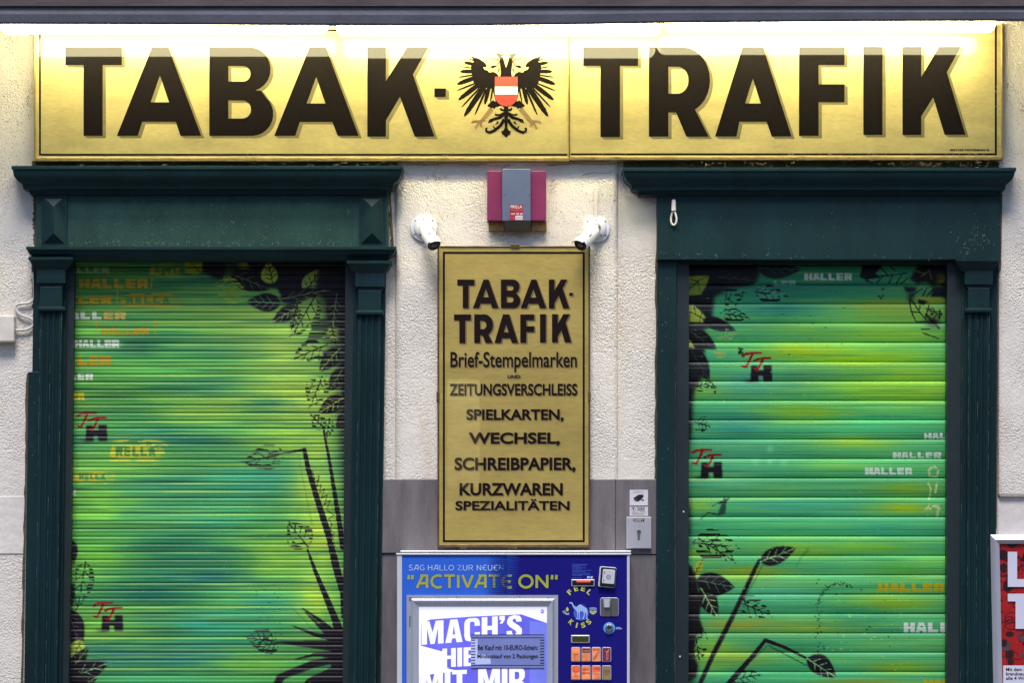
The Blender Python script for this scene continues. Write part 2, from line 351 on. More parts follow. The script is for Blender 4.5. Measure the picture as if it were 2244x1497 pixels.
class Canvas:
    def __init__(s, x0, y0, x1, y1, base):
        s.x0, s.y0 = x0, y0; s.w, s.h = int(x1 - x0), int(y1 - y0)
        s.a = np.ones((s.h, s.w, 3)) * (np.array(base) / 255.); s.Y, s.X = np.mgrid[0:s.h, 0:s.w]; s.Y = s.Y + y0 + .5; s.X = s.X + x0 + .5
    def comp(s, m, c):
        m = np.clip(m, 0, 1)[..., None]; s.a = s.a * (1 - m) + (np.array(c) / 255.) * m
    def blob(s, cx, cy, rx, ry, c, al=.9):
        q = ((s.X - cx) / rx) ** 2 + ((s.Y - cy) / ry) ** 2
        n = fbm(s.h, s.w, max(ry * .4, 8), max(rx * .6, 24)); s.comp(np.exp(-q * 1.2) * al * np.clip(.35 + 1.3 * n, 0, 1.15), c)
    def mask(s, pts):
        m = np.zeros((s.h, s.w), bool); n = len(pts); xs = [p[0] for p in pts]; ys = [p[1] for p in pts]
        i0, i1 = max(int(min(ys) - s.y0) - 1, 0), min(int(max(ys) - s.y0) + 2, s.h); j0, j1 = max(int(min(xs) - s.x0) - 1, 0), min(int(max(xs) - s.x0) + 2, s.w)
        if i1 <= i0 or j1 <= j0: return m.astype(float)
        X, Y = s.X[i0:i1, j0:j1], s.Y[i0:i1, j0:j1]; q = m[i0:i1, j0:j1]
        for k in range(n):
            (ax, ay), (bx, by) = pts[k], pts[(k + 1) % n]
            if ay == by: continue
            q ^= ((ay > Y) != (by > Y)) & (X < (bx - ax) * (Y - ay) / (by - ay) + ax)
        return m.astype(float)
    def poly(s, pts, c, al=1., soft=0, mod=None):
        m = s.mask(pts)
        if soft: m = blur(m, soft)
        if mod is not None: m = m * mod
        s.comp(m * al, c)
    def line_mask(s, pts, w0, w1=None, soft=.8):
        w1 = w0 if w1 is None else w1; m = np.zeros((s.h, s.w)); n = len(pts) - 1
        for k in range(n):
            (ax, ay), (bx, by) = pts[k], pts[k + 1]; dx, dy = bx - ax, by - ay; L = dx * dx + dy * dy + 1e-9
            pad = max(w0, w1) + 3
            i0, i1 = max(int(min(ay, by) - pad - s.y0), 0), min(int(max(ay, by) + pad - s.y0) + 1, s.h); j0, j1 = max(int(min(ax, bx) - pad - s.x0), 0), min(int(max(ax, bx) + pad - s.x0) + 1, s.w)
            if i1 <= i0 or j1 <= j0: continue
            X, Y = s.X[i0:i1, j0:j1], s.Y[i0:i1, j0:j1]; t = np.clip(((X - ax) * dx + (Y - ay) * dy) / L, 0, 1)
            dist = np.hypot(X - ax - t * dx, Y - ay - t * dy); w = (w0 + (w1 - w0) * (k + t) / n) / 2
            m[i0:i1, j0:j1] = np.maximum(m[i0:i1, j0:j1], np.clip((w - dist) / soft + .5, 0, 1))
        return m
    def line(s, pts, w0, c, w1=None, al=1., soft=.8, mod=None):
        m = s.line_mask(pts, w0, w1, soft)
        if mod is not None: m = m * mod
        s.comp(m * al, c)
    def leafpts(s, b, t, w, n=10, skew=0.):
        bx, by = b; tx, ty = t; dx, dy = tx - bx, ty - by; L = math.hypot(dx, dy); ux, uy = dx / L, dy / L; px, py = -uy, ux
        f = lambda k: w * (math.sin(math.pi * k ** .75) ** .85 if 0 < k < 1 else 0)
        up = [(bx + dx * k / n + px * f(k / n) * (1 + skew), by + dy * k / n + py * f(k / n) * (1 + skew)) for k in range(n + 1)]
        dn = [(bx + dx * k / n - px * f(k / n) * (1 - skew), by + dy * k / n - py * f(k / n) * (1 - skew)) for k in range(n - 1, 0, -1)]
        return up + dn
    def veins(s, b, t, w, c, lw=1.8, al=1., mod=None, nv=4, inset=.75):
        bx, by = b; tx, ty = t; dx, dy = tx - bx, ty - by; L = math.hypot(dx, dy); px, py = -dy / L, dx / L
        s.line([b, (bx + dx * .97, by + dy * .97)], lw * 1.25, c, lw * .7, al, mod=mod)
        for k in range(nv):
            u = .2 + .62 * k / max(nv - 1, 1); ox, oy = bx + dx * u, by + dy * u; ww = w * inset * math.sin(math.pi * min(u + .12, 1) ** .75)
            for sg in (1, -1):
                o = .07 if sg > 0 else -.02
                s.line([(ox + dx * o, oy + dy * o), (ox + dx * (o + .16) + px * ww * sg, oy + dy * (o + .16) + py * ww * sg)], lw, c, lw * .6, al, mod=mod)
    def leaf(s, b, t, w, fill=(14, 8, 18), vein=(120, 160, 80), al=.98, soft=1, vl=.75, lw=1.8, skew=0., mod=None):
        s.poly(s.leafpts(b, t, w, skew=skew), fill, al, soft, mod); s.veins(b, t, w, vein, lw, vl, mod)
    def ghost(s, b, t, w, ph, ink=(16, 12, 18), fill=None, seed=0):
        """leaf stencil that only caught the ridges: broken outline and veins"""
        if fill is not None: s.poly(s.leafpts(b, t, w * .92), fill, .55, 2)
        nz = vnoise(s.h, s.w, 5, 13); n2 = vnoise(s.h, s.w, 14, 14)
        rid = (np.sin((s.Y - s.y0) * 2 * math.pi / ph) > -.25) * (nz > .30)
        o = s.mask(s.leafpts(b, t, w * 1.18)); i = s.mask(s.leafpts(b, t, w * .62))
        s.comp(np.clip(o - i, 0, 1) * rid * (n2 > .24) * .98, ink); s.veins(b, t, w, ink, 2.6, .95, mod=(nz > .24) * 1., nv=4)
GL = {'H': [[(0, 0), (4, 0), (4, 3), (6, 3), (6, 0), (10, 0), (10, 8), (6, 8), (6, 5.2), (4, 5.2), (4, 8), (0, 8)]],
      'A': [[(2.6, 0), (7.4, 0), (10, 8), (6.4, 8), (6.1, 6.4), (3.9, 6.4), (3.6, 8), (0, 8)]],
      'L': [[(0, 0), (4, 0), (4, 5.4), (9, 5.4), (9, 8), (0, 8)]],
      'E': [[(0, 0), (9, 0), (9, 2), (4, 2), (4, 3), (8.6, 3), (8.6, 5), (4, 5), (4, 6), (9, 6), (9, 8), (0, 8)]],
      'R': [[(0, 0), (8.5, 0), (9.6, 1), (9.6, 4.2), (8.6, 5), (10, 8), (6.4, 8), (4.8, 5.6), (4, 5.6), (4, 8), (0, 8)]]}
def haller(cv, x1, y0, y1, width, c, al=.85, soft=0, txt='HALLER', mod=None, fade=None):
    tot = len(txt) * 10.6 - .6; k = width / tot; kh = (y1 - y0) / 8.; x = x1 - width
    m = np.zeros((cv.h, cv.w))
    for ch in txt:
        for lp in GL[ch]: m = np.maximum(m, cv.mask([(x + p[0] * k, y0 + p[1] * kh) for p in lp]))
        if ch in 'AR': m = np.minimum(m, 1 - cv.mask([(x + a * k, y0 + b * kh) for a, b in ((4.3, 2.2), (6, 2.2), (6, 3.6), (4.3, 3.6))]))
        x += 10.6 * k
    m = blur(m, max(soft, 1) if soft else 0)
    n = vnoise(cv.h, cv.w, 4, 16); m = m * np.clip(.72 + n, 0, 1)
    if fade: m = m * np.clip((cv.X - fade[0]) / (fade[1] - fade[0]), 0, 1)
    if mod is not None: m = m * mod
    cv.comp(m * al, c)
def tagTT(cv, x, y, k=1.):
    red = (140, 16, 28); q = lambda *p: [(x + a * k, y + b * k) for a, b in p]
    cv.line(q((2, 8), (8, 3), (20, 1), (42, 1)), 6 * k, red, 4.6 * k); cv.line(q((23, 3), (17, 16), (9, 32), (1, 30)), 6 * k, red, 4 * k)
    cv.line(q((27, 18), (36, 14), (48, 12), (63, 12)), 5.6 * k, red, 4.4 * k); cv.line(q((46, 14), (40, 27), (33, 39), (28, 36)), 5.6 * k, red, 4 * k)
    H = [(20, 29), (34, 29), (34, 39), (47, 39), (47, 28), (65, 28), (66, 63), (47, 63), (46, 51), (36, 51), (36, 63), (19, 63)]
    cv.poly([(x + a * k, y + b * k) for a, b in H], (14, 8, 20), .97, 1)
    cv.blob(x + 20 * k, y + 62 * k, 14, 5, (14, 14, 22), .45); 
    cv.line(q((40, 27), (33, 39), (28, 36)), 5 * k, red, 4 * k)
INK = (14, 8, 18); LIME = (172, 196, 78)

def paint_common(cv, slat, off, k=1.):
    # paint worn and streaked along the slats
    n = fbm(cv.h, cv.w, 7, 180); cv.a *= (1 + k * (.40 * n - .20))[..., None]
    n = fbm(cv.h, cv.w, 5, 260); cv.comp(np.clip(n * 3.2 - 1.9, 0, .55) * k, (168, 206, 84)); n = fbm(cv.h, cv.w, 6, 220); cv.comp(np.clip(n * 3.2 - 1.9, 0, .6) * k, (34, 104, 72))
    rows = ((cv.Y[:, 0] - off) / slat).astype(int); rr = rng.normal(1, .045, rows.max() - rows.min() + 2); cv.a *= rr[rows - rows.min()][:, None, None]
def specks(cv, n, c, r=(.6, 1.5), box=None):
    x0, x1, y0, y1 = box or (cv.x0, cv.x0 + cv.w, cv.y0, cv.y0 + cv.h)
    for _ in range(n):
        x, y = rng.uniform(x0, x1), rng.uniform(y0, y1); w = rng.uniform(*r); cv.line([(x, y), (x + rng.uniform(-2, 2), y + .5)], w * 2, c, al=.8)

def left_canvas():
    cv = Canvas(146, 560, 764, 1520, (82, 150, 72)); B = cv.blob
    for _ in range(60):
        B(rng.uniform(150, 760), rng.uniform(570, 1500), rng.uniform(50, 150), rng.uniform(10, 34), [(122, 190, 72), (40, 128, 84), (150, 200, 80), (44, 120, 110), (62, 148, 78)][rng.integers(5)], .62)
    for b in [(250, 620, 190, 70, (66, 124, 52)), (420, 610, 120, 60, (44, 110, 70)), (560, 700, 130, 60, (128, 176, 80)), (640, 780, 130, 120, (160, 200, 92)), (640, 870, 120, 60, (172, 206, 80)),
              (330, 800, 180, 40, (98, 186, 84)), (300, 760, 60, 18, (36, 104, 70)), (420, 850, 140, 26, (60, 140, 100)), (580, 890, 80, 20, (48, 130, 104)), (260, 860, 140, 30, (58, 130, 58)),
              (380, 960, 170, 34, (38, 112, 90)), (450, 905, 120, 22, (130, 180, 74)), (620, 960, 90, 50, (150, 196, 76)), (560, 1060, 150, 60, (58, 148, 112)), (330, 1080, 120, 34, (52, 136, 112)),
              (230, 1110, 120, 50, (126, 196, 70)), (250, 1010, 110, 50, (96, 166, 72)), (430, 1140, 130, 40, (60, 150, 108)), (380, 1200, 150, 50, (40, 118, 80)), (220, 1230, 90, 50, (112, 186, 66)),
              (450, 1270, 130, 30, (40, 112, 100)), (330, 1300, 140, 60, (30, 100, 76)), (600, 1220, 80, 60, (136, 190, 74)), (240, 1380, 110, 40, (124, 190, 72)), (460, 1370, 120, 40, (54, 150, 118)),
              (250, 1440, 120, 36, (40, 118, 106)), (420, 1440, 120, 30, (40, 116, 108)), (590, 1330, 100, 40, (60, 150, 110)), (560, 1460, 110, 24, (112, 176, 70)), (340, 1490, 160, 24, (70, 168, 110)),
              (690, 1060, 50, 130, (172, 204, 78)), (700, 1180, 50, 80, (176, 206, 76)), (690, 1310, 40, 60, (160, 196, 70))]: B(*b)
    cv.a = np.clip(cv.a * 1.06, 0, 1); paint_common(cv, 16.95, 583.7)
    # dark overspray in the top right
    B(640, 560, 170, 40, INK, 1.1); B(600, 585, 110, 32, INK, .9); B(740, 640, 40, 130, INK, 1.1); B(760, 820, 24, 220, INK, 1.); B(470, 565, 40, 24, INK, .9)
    B(690, 575, 90, 50, INK, 1.1); B(765, 1000, 16, 120, INK, .7)
    ph = 8.47
    # leaves hanging over the top
    cv.leaf((412, 566), (440, 600), 22, (150, 164, 40), (60, 80, 30)); cv.leaf((455, 560), (488, 612), 24, INK, (46, 60, 46), soft=3, vl=.5)
    cv.poly([(520, 560), (562, 560), (545, 590), (528, 598)], (150, 150, 40), .8, 5)
    cv.leaf((505, 600), (592, 634), 22, INK, (120, 140, 80)); cv.leaf((620, 640), (742, 570), 36, INK, (50, 66, 40), vl=.6)
    cv.poly([(540, 570), (600, 562), (664, 600), (664, 640), (620, 655), (608, 632), (575, 628), (560, 610)], INK, .97, 2)
    cv.leaf((598, 622), (588, 574), 19, LIME, (20, 30, 14), vl=.95, lw=2.4, skew=-.2); cv.leaf((668, 642), (706, 588), 21, (158, 180, 84), (20, 30, 14), vl=.95, lw=2.2)
    cv.poly([(700, 580), (764, 560), (764, 960), (752, 930), (758, 880), (744, 830), (752, 760), (738, 720), (735, 680), (712, 652), (690, 640)], INK, .93, 4)
    cv.leaf((612, 656), (716, 636), 15, INK, (150, 165, 90)); cv.leaf((616, 664), (541, 661), 20, (20, 12, 24), (120, 170, 110), vl=.9)
    cv.leaf((656, 672), (596, 706), 17, (20, 12, 24), (150, 180, 110), vl=.9)
    cv.ghost((690, 650), (640, 736), 34, ph, fill=(150, 182, 84)); cv.ghost((652, 664), (640, 720), 12, ph)
    cv.leaf((738, 645), (728, 722), 18, INK, (120, 150, 80)); cv.leaf((722, 700), (672, 754), 16, INK, (40, 50, 40), mod=(np.sin(cv.Y * 2 * math.pi / ph) > -.6) * 1.)
    cv.ghost((726, 712), (736, 752), 18, ph, fill=(150, 182, 76)); cv.ghost((718, 755), (640, 788), 22, ph, fill=(150, 184, 84))
    cv.leaf((744, 765), (700, 814), 18, INK, (150, 184, 80), vl=.85); cv.leaf((750, 810), (722, 858), 15, INK, (120, 150, 70)); cv.leaf((752, 872), (698, 906), 18, INK, (160, 190, 80), vl=.85)
    cv.ghost((706, 826), (680, 892), 22, ph); cv.ghost((712, 940), (680, 908), 14, ph); cv.ghost((722, 918), (716, 960), 12, ph); cv.leaf((757, 905), (738, 940), 10, INK, (60, 60, 40))
    cv.ghost((500, 640), (530, 655), 24, ph, (150, 176, 60)); cv.ghost((470, 625), (540, 640), 22, ph, (158, 180, 60))
    # stems
    cv.line([(708, 936), (722, 1010), (738, 1110), (752, 1200)], 4, INK, 13); cv.line([(667, 986), (676, 1030), (700, 1110), (724, 1185), (736, 1240), (752, 1292)], 9, INK, 19)
    cv.line([(620, 994), (667, 986)], 3, INK, 6); cv.ghost((624, 994), (534, 1014), 24, ph); cv.leaf((612, 992), (586, 1000), 6, INK)
    cv.line([(674, 1205), (690, 1250), (715, 1310), (745, 1384)], 4, INK, 17); cv.ghost((676, 1200), (632, 1146), 26, ph); cv.line([(738, 1242), (750, 1300), (754, 1350)], 4, INK, 14)
    cv.line([(728, 1180), (748, 1250), (752, 1262)], 2, (150, 190, 70), 3)
    cv.poly([(722, 1384), (730, 1380), (764, 1380), (764, 1520), (712, 1520), (728, 1490), (724, 1470), (728, 1440), (722, 1420)], INK, .99, 1)
    cv.poly([(661, 1334), (700, 1368), (735, 1385), (730, 1420), (716, 1396)], INK, .99, 1); cv.poly([(590, 1407), (740, 1404), (740, 1430), (650, 1416)], INK, .99, 1)
    cv.poly([(608, 1480), (680, 1450), (740, 1438), (740, 1454), (690, 1464), (625, 1488), (600, 1520), (590, 1520)], INK, .99, 1); cv.poly([(660, 1520), (690, 1484), (740, 1466), (740, 1490), (720, 1520)], INK, .99, 1)
    for q_ in ([(736, 1392), (700, 1360), (662, 1333)], [(730, 1470), (676, 1492), (650, 1520)], [(734, 1400), (690, 1392), (640, 1372)], [(740, 1388), (728, 1340), (706, 1300)], [(736, 1436), (690, 1436), (646, 1446)]): cv.line(q_, 15, INK, 1.5)
    cv.ghost((600, 1406), (540, 1398), 22, ph); cv.ghost((612, 1410), (560, 1420), 18, ph)
    cv.line([(640, 1332), (690, 1384), (716, 1402)], 2, (40, 90, 60), al=.4, soft=2); cv.line([(654, 1000), (670, 1080), (684, 1150)], 3, (80, 120, 40), al=.35, soft=4)
    # scribbled signature running down the stem
    s = [(684, 1032), (690, 1050), (686, 1060), (698, 1052), (694, 1068), (704, 1062), (700, 1080), (712, 1072), (704, 1094), (718, 1084), (711, 1106), (724, 1096), (716, 1118), (732, 1130), (720, 1138), (728, 1150), (722, 1160), (733, 1168), (726, 1178)]
    cv.line(s, 1.6, INK, al=.9); cv.line([(690, 1046), (700, 1044), (696, 1056)], 1.5, INK); cv.line([(730, 1190), (742, 1230), (748, 1258)], 1.3, INK, al=.8)
    # bottom left leaves
    cv.leaf((150, 1182), (160, 1238), 16, INK, (80, 110, 60)); cv.ghost((188, 1232), (170, 1334), 22, ph); cv.leaf((150, 1276), (156, 1332), 12, INK, (60, 90, 50))
    cv.leaf((150, 1336), (176, 1426), 24, INK, (110, 90, 120)); cv.leaf((178, 1402), (150, 1470), 18, (172, 200, 84), (50, 70, 30)); cv.leaf((150, 1478), (193, 1420), 16, INK, (120, 160, 80))
    cv.leaf((140, 1492), (238, 1454), 24, INK, (130, 180, 130), vl=.9); cv.leaf((150, 1520), (214, 1484), 16, INK, (130, 180, 130)); cv.poly([(146, 1440), (166, 1462), (190, 1490), (200, 1520), (146, 1520)], INK, .98, 2)
    B(150, 1360, 10, 130, INK, .6)
    # stencilled words
    W, Y, O = (224, 232, 212), (200, 180, 50), (196, 152, 30)
    haller(cv, 240, 585, 598, 108, W, .6, 1); haller(cv, 325, 611, 632, 152, O, .95); haller(cv, 245, 647, 667, 150, O, .95); haller(cv, 276, 683, 701, 150, W, .85, fade=None); haller(cv, 276, 683, 701, 50, O, .6, txt='ER')
    haller(cv, 327, 718, 733, 106, O, .85); haller(cv, 262, 746, 762, 98, W, .85); B(250, 754, 16, 7, W, .8); haller(cv, 244, 780, 801, 150, O, .95); haller(cv, 204, 818, 833, 104, W, .9); haller(cv, 186, 862, 877, 100, (206, 190, 40), .95); haller(cv, 168, 1072, 1087, 100, W, .75)
    for x, y0, y1 in ((333, 610, 630), (258, 637, 664), (213, 702, 722), (341, 702, 733)): cv.line([(x, y0), (x - 2, y1)], 4.5, O, 3, .7)
    rid = (np.sin((cv.Y - 583.7) * 2 * math.pi / 8.47) > 0.1) * (vnoise(cv.h, cv.w, 4, 18) > .34)
    for x0, x1, y0, y1, c in ((326, 430, 578, 610, (190, 176, 60)), (262, 405, 640, 676, O), (240, 372, 962, 1018, (212, 196, 56)), (160, 255, 1030, 1062, (210, 190, 60))):
        cv.poly([(x0, y0 + 8), (x0 + 30, y0), (x1 - 50, y0), (x1, y0 + 8), (x1, y1 - 8), (x1 - 30, y1), (x0 + 40, y1), (x0, y1 - 8)], c, .75, 1, rid * ((abs(cv.Y - (y0 + y1) / 2) > (y1 - y0) * .28) | (vnoise(cv.h, cv.w, 6, 10) > .62)))
        ym = (y0 + y1) / 2; hm = (y1 - y0) * .2; w6 = (x1 - x0 - 24) / 6.
        cv.poly([(x0 + 6, ym - hm - 3), (x1 - 20, ym - hm - 3), (x1 - 8, ym + hm + 3), (x0, ym + hm + 3)], c, .8, 0, (vnoise(cv.h, cv.w, 5, 14) > .3) * np.clip((x1 - cv.X) / (x1 - x0) * 2.2, 0, 1))
        for k, L in enumerate('RELLA'):
            for l in GL[L]: cv.poly([(x0 + 14 + k * w6 + q_[0] * w6 * .085, ym - hm + q_[1] * hm * .25) for q_ in l], (62, 128, 66), .8)
    tagTT(cv, 169, 904); tagTT(cv, 204, 1321)
    specks(cv, 70, (170, 206, 110), (.4, 1.0), (440, 600, 1040, 1340)); specks(cv, 60, (150, 200, 110), (.4, .9)); specks(cv, 40, INK, (.4, .9), (560, 620, 1280, 1400))
    return cv

def right_canvas():
    cv = Canvas(1504, 570, 2082, 1520, (76, 168, 110)); B = cv.blob
    for _ in range(60):
        B(rng.uniform(1510, 2076), rng.uniform(580, 1500), rng.uniform(60, 150), rng.uniform(9, 26), [(124, 196, 84), (60, 160, 124), (150, 196, 60), (54, 140, 110), (92, 186, 112)][rng.integers(5)], .6)
    for b in [(1760, 620, 240, 60, (46, 138, 104)), (1700, 680, 100, 40, (40, 124, 100)), (1960, 690, 120, 30, (120, 164, 66)), (1950, 670, 120, 14, (130, 160, 60)), (1960, 745, 160, 26, (124, 200, 88)), (1780, 720, 140, 20, (120, 190, 76)),
              (1900, 790, 190, 26, (156, 208, 50)), (1990, 850, 120, 50, (150, 200, 56)), (1960, 730, 130, 20, (140, 206, 70)), (1760, 770, 120, 18, (160, 190, 40)), (1640, 740, 60, 26, (78, 170, 104)), (1640, 840, 110, 40, (78, 160, 128)), (1760, 830, 80, 26, (70, 140, 104)), (1930, 850, 170, 30, (134, 196, 62)),
              (1760, 905, 110, 22, (132, 176, 40)), (1620, 930, 70, 26, (52, 134, 122)), (1940, 930, 130, 26, (74, 182, 116)), (1880, 970, 120, 16, (140, 190, 60)), (1650, 1000, 120, 34, (84, 172, 126)), (1930, 1020, 140, 30, (90, 186, 110)),
              (1980, 1075, 90, 18, (128, 176, 50)), (1600, 1050, 90, 26, (94, 180, 130)), (1530, 1110, 36, 14, (150, 186, 56)), (1760, 1110, 150, 26, (72, 166, 126)), (1980, 1115, 80, 14, (146, 182, 50)), (1700, 1160, 160, 26, (76, 176, 112)),
              (1900, 1200, 120, 12, (120, 186, 60)), (1760, 1215, 90, 14, (124, 180, 60)), (1640, 1255, 80, 14, (150, 170, 50)), (1700, 1300, 120, 26, (92, 184, 138)), (1980, 1250, 90, 20, (86, 170, 72)), (1960, 1325, 100, 14, (132, 176, 50)),
              (1620, 1370, 90, 16, (150, 160, 60)), (1760, 1375, 140, 18, (140, 180, 70)), (1870, 1350, 90, 24, (54, 142, 96)), (1560, 1430, 60, 40, (150, 200, 70)), (1740, 1460, 90, 26, (70, 176, 112)), (1960, 1430, 100, 26, (84, 176, 120)),
              (1620, 1440, 90, 20, (140, 180, 70)), (1980, 1465, 90, 16, (140, 176, 50)), (1900, 1500, 140, 14, (130, 150, 50))]: B(*b)
    cv.a = np.clip(cv.a * 1.03, 0, 1); paint_common(cv, 42.5, 581, .5)
    dk = (14, 16, 24); ph = 10.6
    # dark growth in the top left
    cv.poly([(1500, 570), (1660, 570), (1666, 600), (1650, 625), (1600, 632), (1566, 650), (1560, 690), (1566, 712), (1540, 724), (1546, 764), (1536, 800), (1540, 826), (1524, 850), (1516, 880), (1514, 940), (1506, 1000), (1500, 1010)], dk, .95, 4)
    B(1504, 900, 14, 90, dk, .8)
    cv.leaf((1570, 606), (1662, 616), 18, (22, 30, 34), (60, 96, 80), vl=.6); cv.leaf((1660, 588), (1756, 590), 17, (18, 40, 42), (90, 140, 110), vl=.8, skew=.3); cv.poly([(1584, 566), (1630, 572), (1618, 582), (1590, 580)], (140, 150, 40), .8, 3)
    cv.poly([(1504, 606), (1530, 604), (1554, 604), (1550, 622), (1536, 646), (1508, 648), (1504, 640)], (168, 188, 70), .95, 1); cv.poly([(1504, 668), (1520, 668), (1538, 684), (1557, 709), (1530, 708), (1504, 706)], (178, 200, 84), .97, 1)
    for v in ([(1504, 640), (1530, 616), (1550, 606)], [(1514, 612), (1530, 618), (1534, 640)], [(1508, 628), (1520, 630)], [(1504, 680), (1530, 692), (1552, 706)], [(1520, 670), (1526, 690)], [(1538, 686), (1532, 706)], [(1512, 684), (1512, 704)]): cv.line(v, 2, dk, 1.4, .9)
    cv.poly([(1504, 742), (1514, 746), (1523, 764), (1504, 762)], (178, 200, 84), .9, 1); cv.leaf((1512, 726), (1570, 766), 18, dk, (70, 110, 90), vl=.6); cv.leaf((1514, 766), (1554, 834), 20, dk, (60, 90, 80), vl=.5)
    cv.leaf((1540, 700), (1612, 724), 14, dk, (50, 80, 70), vl=.4); cv.ghost((1580, 660), (1632, 640), 18, ph); cv.ghost((1655, 640), (1726, 650), 17, ph, fill=(96, 180, 140)); cv.ghost((1580, 686), (1640, 696), 14, ph)
    cv.ghost((1572, 742), (1612, 730), 14, ph, (140, 180, 110)); cv.ghost((1566, 772), (1592, 780), 8, ph, (170, 180, 90)); cv.ghost((1620, 762), (1628, 782), 6, ph); cv.ghost((1520, 850), (1560, 838), 12, ph); cv.ghost((1522, 925), (1556, 935), 18, ph)
    cv.ghost((1562, 842), (1568, 862), 6, ph)
    # line-drawn leaves in the top right
    cv.poly([(1884, 607), (1890, 580), (1936, 570), (1930, 586), (1918, 600), (1930, 608), (1896, 612)], INK, .95, 1); cv.poly([(2006, 590), (2030, 570), (2082, 570), (2082, 640), (2056, 622), (2044, 626), (2030, 618), (2010, 622), (1994, 612)], INK, .95, 3)
    cv.poly([(1980, 628), (2010, 630), (2004, 640), (1986, 640)], INK, .95, 2); cv.poly([(2044, 626), (2082, 628), (2082, 656), (2060, 650), (2040, 652)], INK, .9, 2)
    for v in ([(1900, 612), (1930, 605), (1960, 602), (1990, 598)], [(1930, 586), (1946, 604)], [(1922, 620), (1934, 606)], [(1948, 621), (1956, 602)], [(1964, 622), (1976, 602)], [(1974, 622), (1992, 608)], [(1952, 584), (1962, 594)], [(1896, 614), (1912, 620)],
              [(2000, 646), (2022, 632)], [(2022, 650), (2030, 632), (2044, 628)], [(2030, 650), (2046, 632)], [(1994, 655), (1994, 668), (2000, 690), (2008, 706), (2032, 704)], [(1998, 658), (2014, 682), (2030, 702)], [(1996, 682), (2018, 686)], [(2016, 670), (2014, 682)], [(2028, 696), (2036, 668)], [(2044, 702), (2052, 688)], [(2040, 690), (2060, 680)],
              [(2020, 721), (2038, 721)], [(2022, 730), (2040, 736), (2056, 742)]): cv.line(v, 3, INK, 2.2, .95)
    cv.line([(2006, 594), (2028, 600), (2036, 592), (2042, 612)], 2, (150, 160, 80), al=.8); cv.line([(2028, 600), (2018, 606)], 2, (150, 160, 80), al=.8); B(2062, 612, 12, 14, (150, 150, 50), .8)
    cv.poly([(1992, 652), (2030, 650), (2060, 652), (2076, 660), (2060, 666), (2034, 664), (2010, 656)], (164, 176, 60), .9, 1); cv.poly([(2012, 656), (2034, 660), (2024, 668), (2012, 664)], INK, .9, 1); B(2044, 705, 18, 12, INK, .8); cv.line([(2030, 690), (2058, 720)], 6, INK, 3, .8, 3)
    cv.ghost((2030, 676), (2050, 684), 8, ph); cv.ghost((2060, 680), (2058, 700), 6, ph); B(2082, 700, 10, 70, INK, .9); cv.line([(2078, 700), (2078, 800)], 5, INK, 3, .7, 3); B(1996, 650, 8, 10, INK, .9)
    for x, y in ((1934, 634), (1926, 649), (1934, 649), (1930, 654)): cv.line([(x, y), (x + 1, y)], 5, (14, 40, 30), al=.8)
    # lower left plants
    cv.ghost((1519, 1190), (1618, 1200), 30, 12, fill=(120, 196, 100)); cv.ghost((1530, 1180), (1610, 1232), 20, 12)
    cv.leaf((1526, 1272), (1610, 1288), 26, INK, (96, 130, 110), vl=.8, skew=.15); cv.leaf((1536, 1290), (1572, 1353), 20, INK, (150, 190, 120), vl=.95, lw=2.4); cv.leaf((1520, 1266), (1540, 1226), 10, (170, 190, 70), (60, 70, 30))
    cv.poly([(1500, 1230), (1516, 1244), (1528, 1276), (1536, 1330), (1532, 1352), (1542, 1386), (1526, 1392), (1520, 1440), (1530, 1460), (1524, 1486), (1500, 1500)], INK, .97, 2)
    cv.ghost((1524, 1380), (1550, 1400), 10, ph); cv.ghost((1526, 1400), (1532, 1450), 18, 12); B(1506, 1150, 10, 60, INK, .7); B(1512, 1476, 16, 30, INK, .8); cv.ghost((1600, 1090), (1570, 1110), 5, ph)
    cv.poly([(1520, 1520), (1560, 1430), (1606, 1340), (1652, 1244), (1662, 1226), (1674, 1228), (1664, 1236), (1640, 1290), (1602, 1370), (1566, 1440), (1530, 1520)], INK, .99, 1); cv.leaf((1666, 1232), (1744, 1202), 19, INK, (120, 180, 110), vl=.95, lw=2.2)
    cv.line([(1672, 1238), (1650, 1280), (1634, 1306)], 2.5, (20, 60, 40), al=.5, soft=2); cv.line([(1770, 1206), (1756, 1222), (1744, 1244)], 7, (40, 110, 70), 2, .4, 4)
    cv.line([(1580, 1520), (1612, 1482), (1652, 1436), (1677, 1404)], 14, INK, 8); cv.line([(1677, 1404), (1720, 1420), (1772, 1446)], 9, INK, 5); cv.line([(1684, 1416), (1730, 1440), (1768, 1460)], 3, (20, 50, 30), al=.6, soft=2); cv.line([(1680, 1418), (1650, 1446)], 2, (20, 50, 30), al=.6, soft=2)
    cv.leaf((1768, 1444), (1832, 1486), 22, INK, (130, 190, 130), vl=.95, lw=2.2, skew=-.2); cv.ghost((1604, 1490), (1666, 1480), 18, 12); cv.ghost((1618, 1320), (1690, 1350), 22, 12); cv.ghost((1620, 1312), (1660, 1330), 12, 12)
    cv.poly([(1574, 1124), (1584, 1098), (1592, 1098), (1590, 1126), (1572, 1132)], (24, 50, 46), .8, 1); cv.line([(1536, 1138), (1552, 1124), (1572, 1128)], 2.4, (20, 40, 36)); cv.line([(1560, 1110), (1582, 1098)], 1.6, (30, 70, 60))
    W, O = (226, 236, 224), (198, 168, 30)
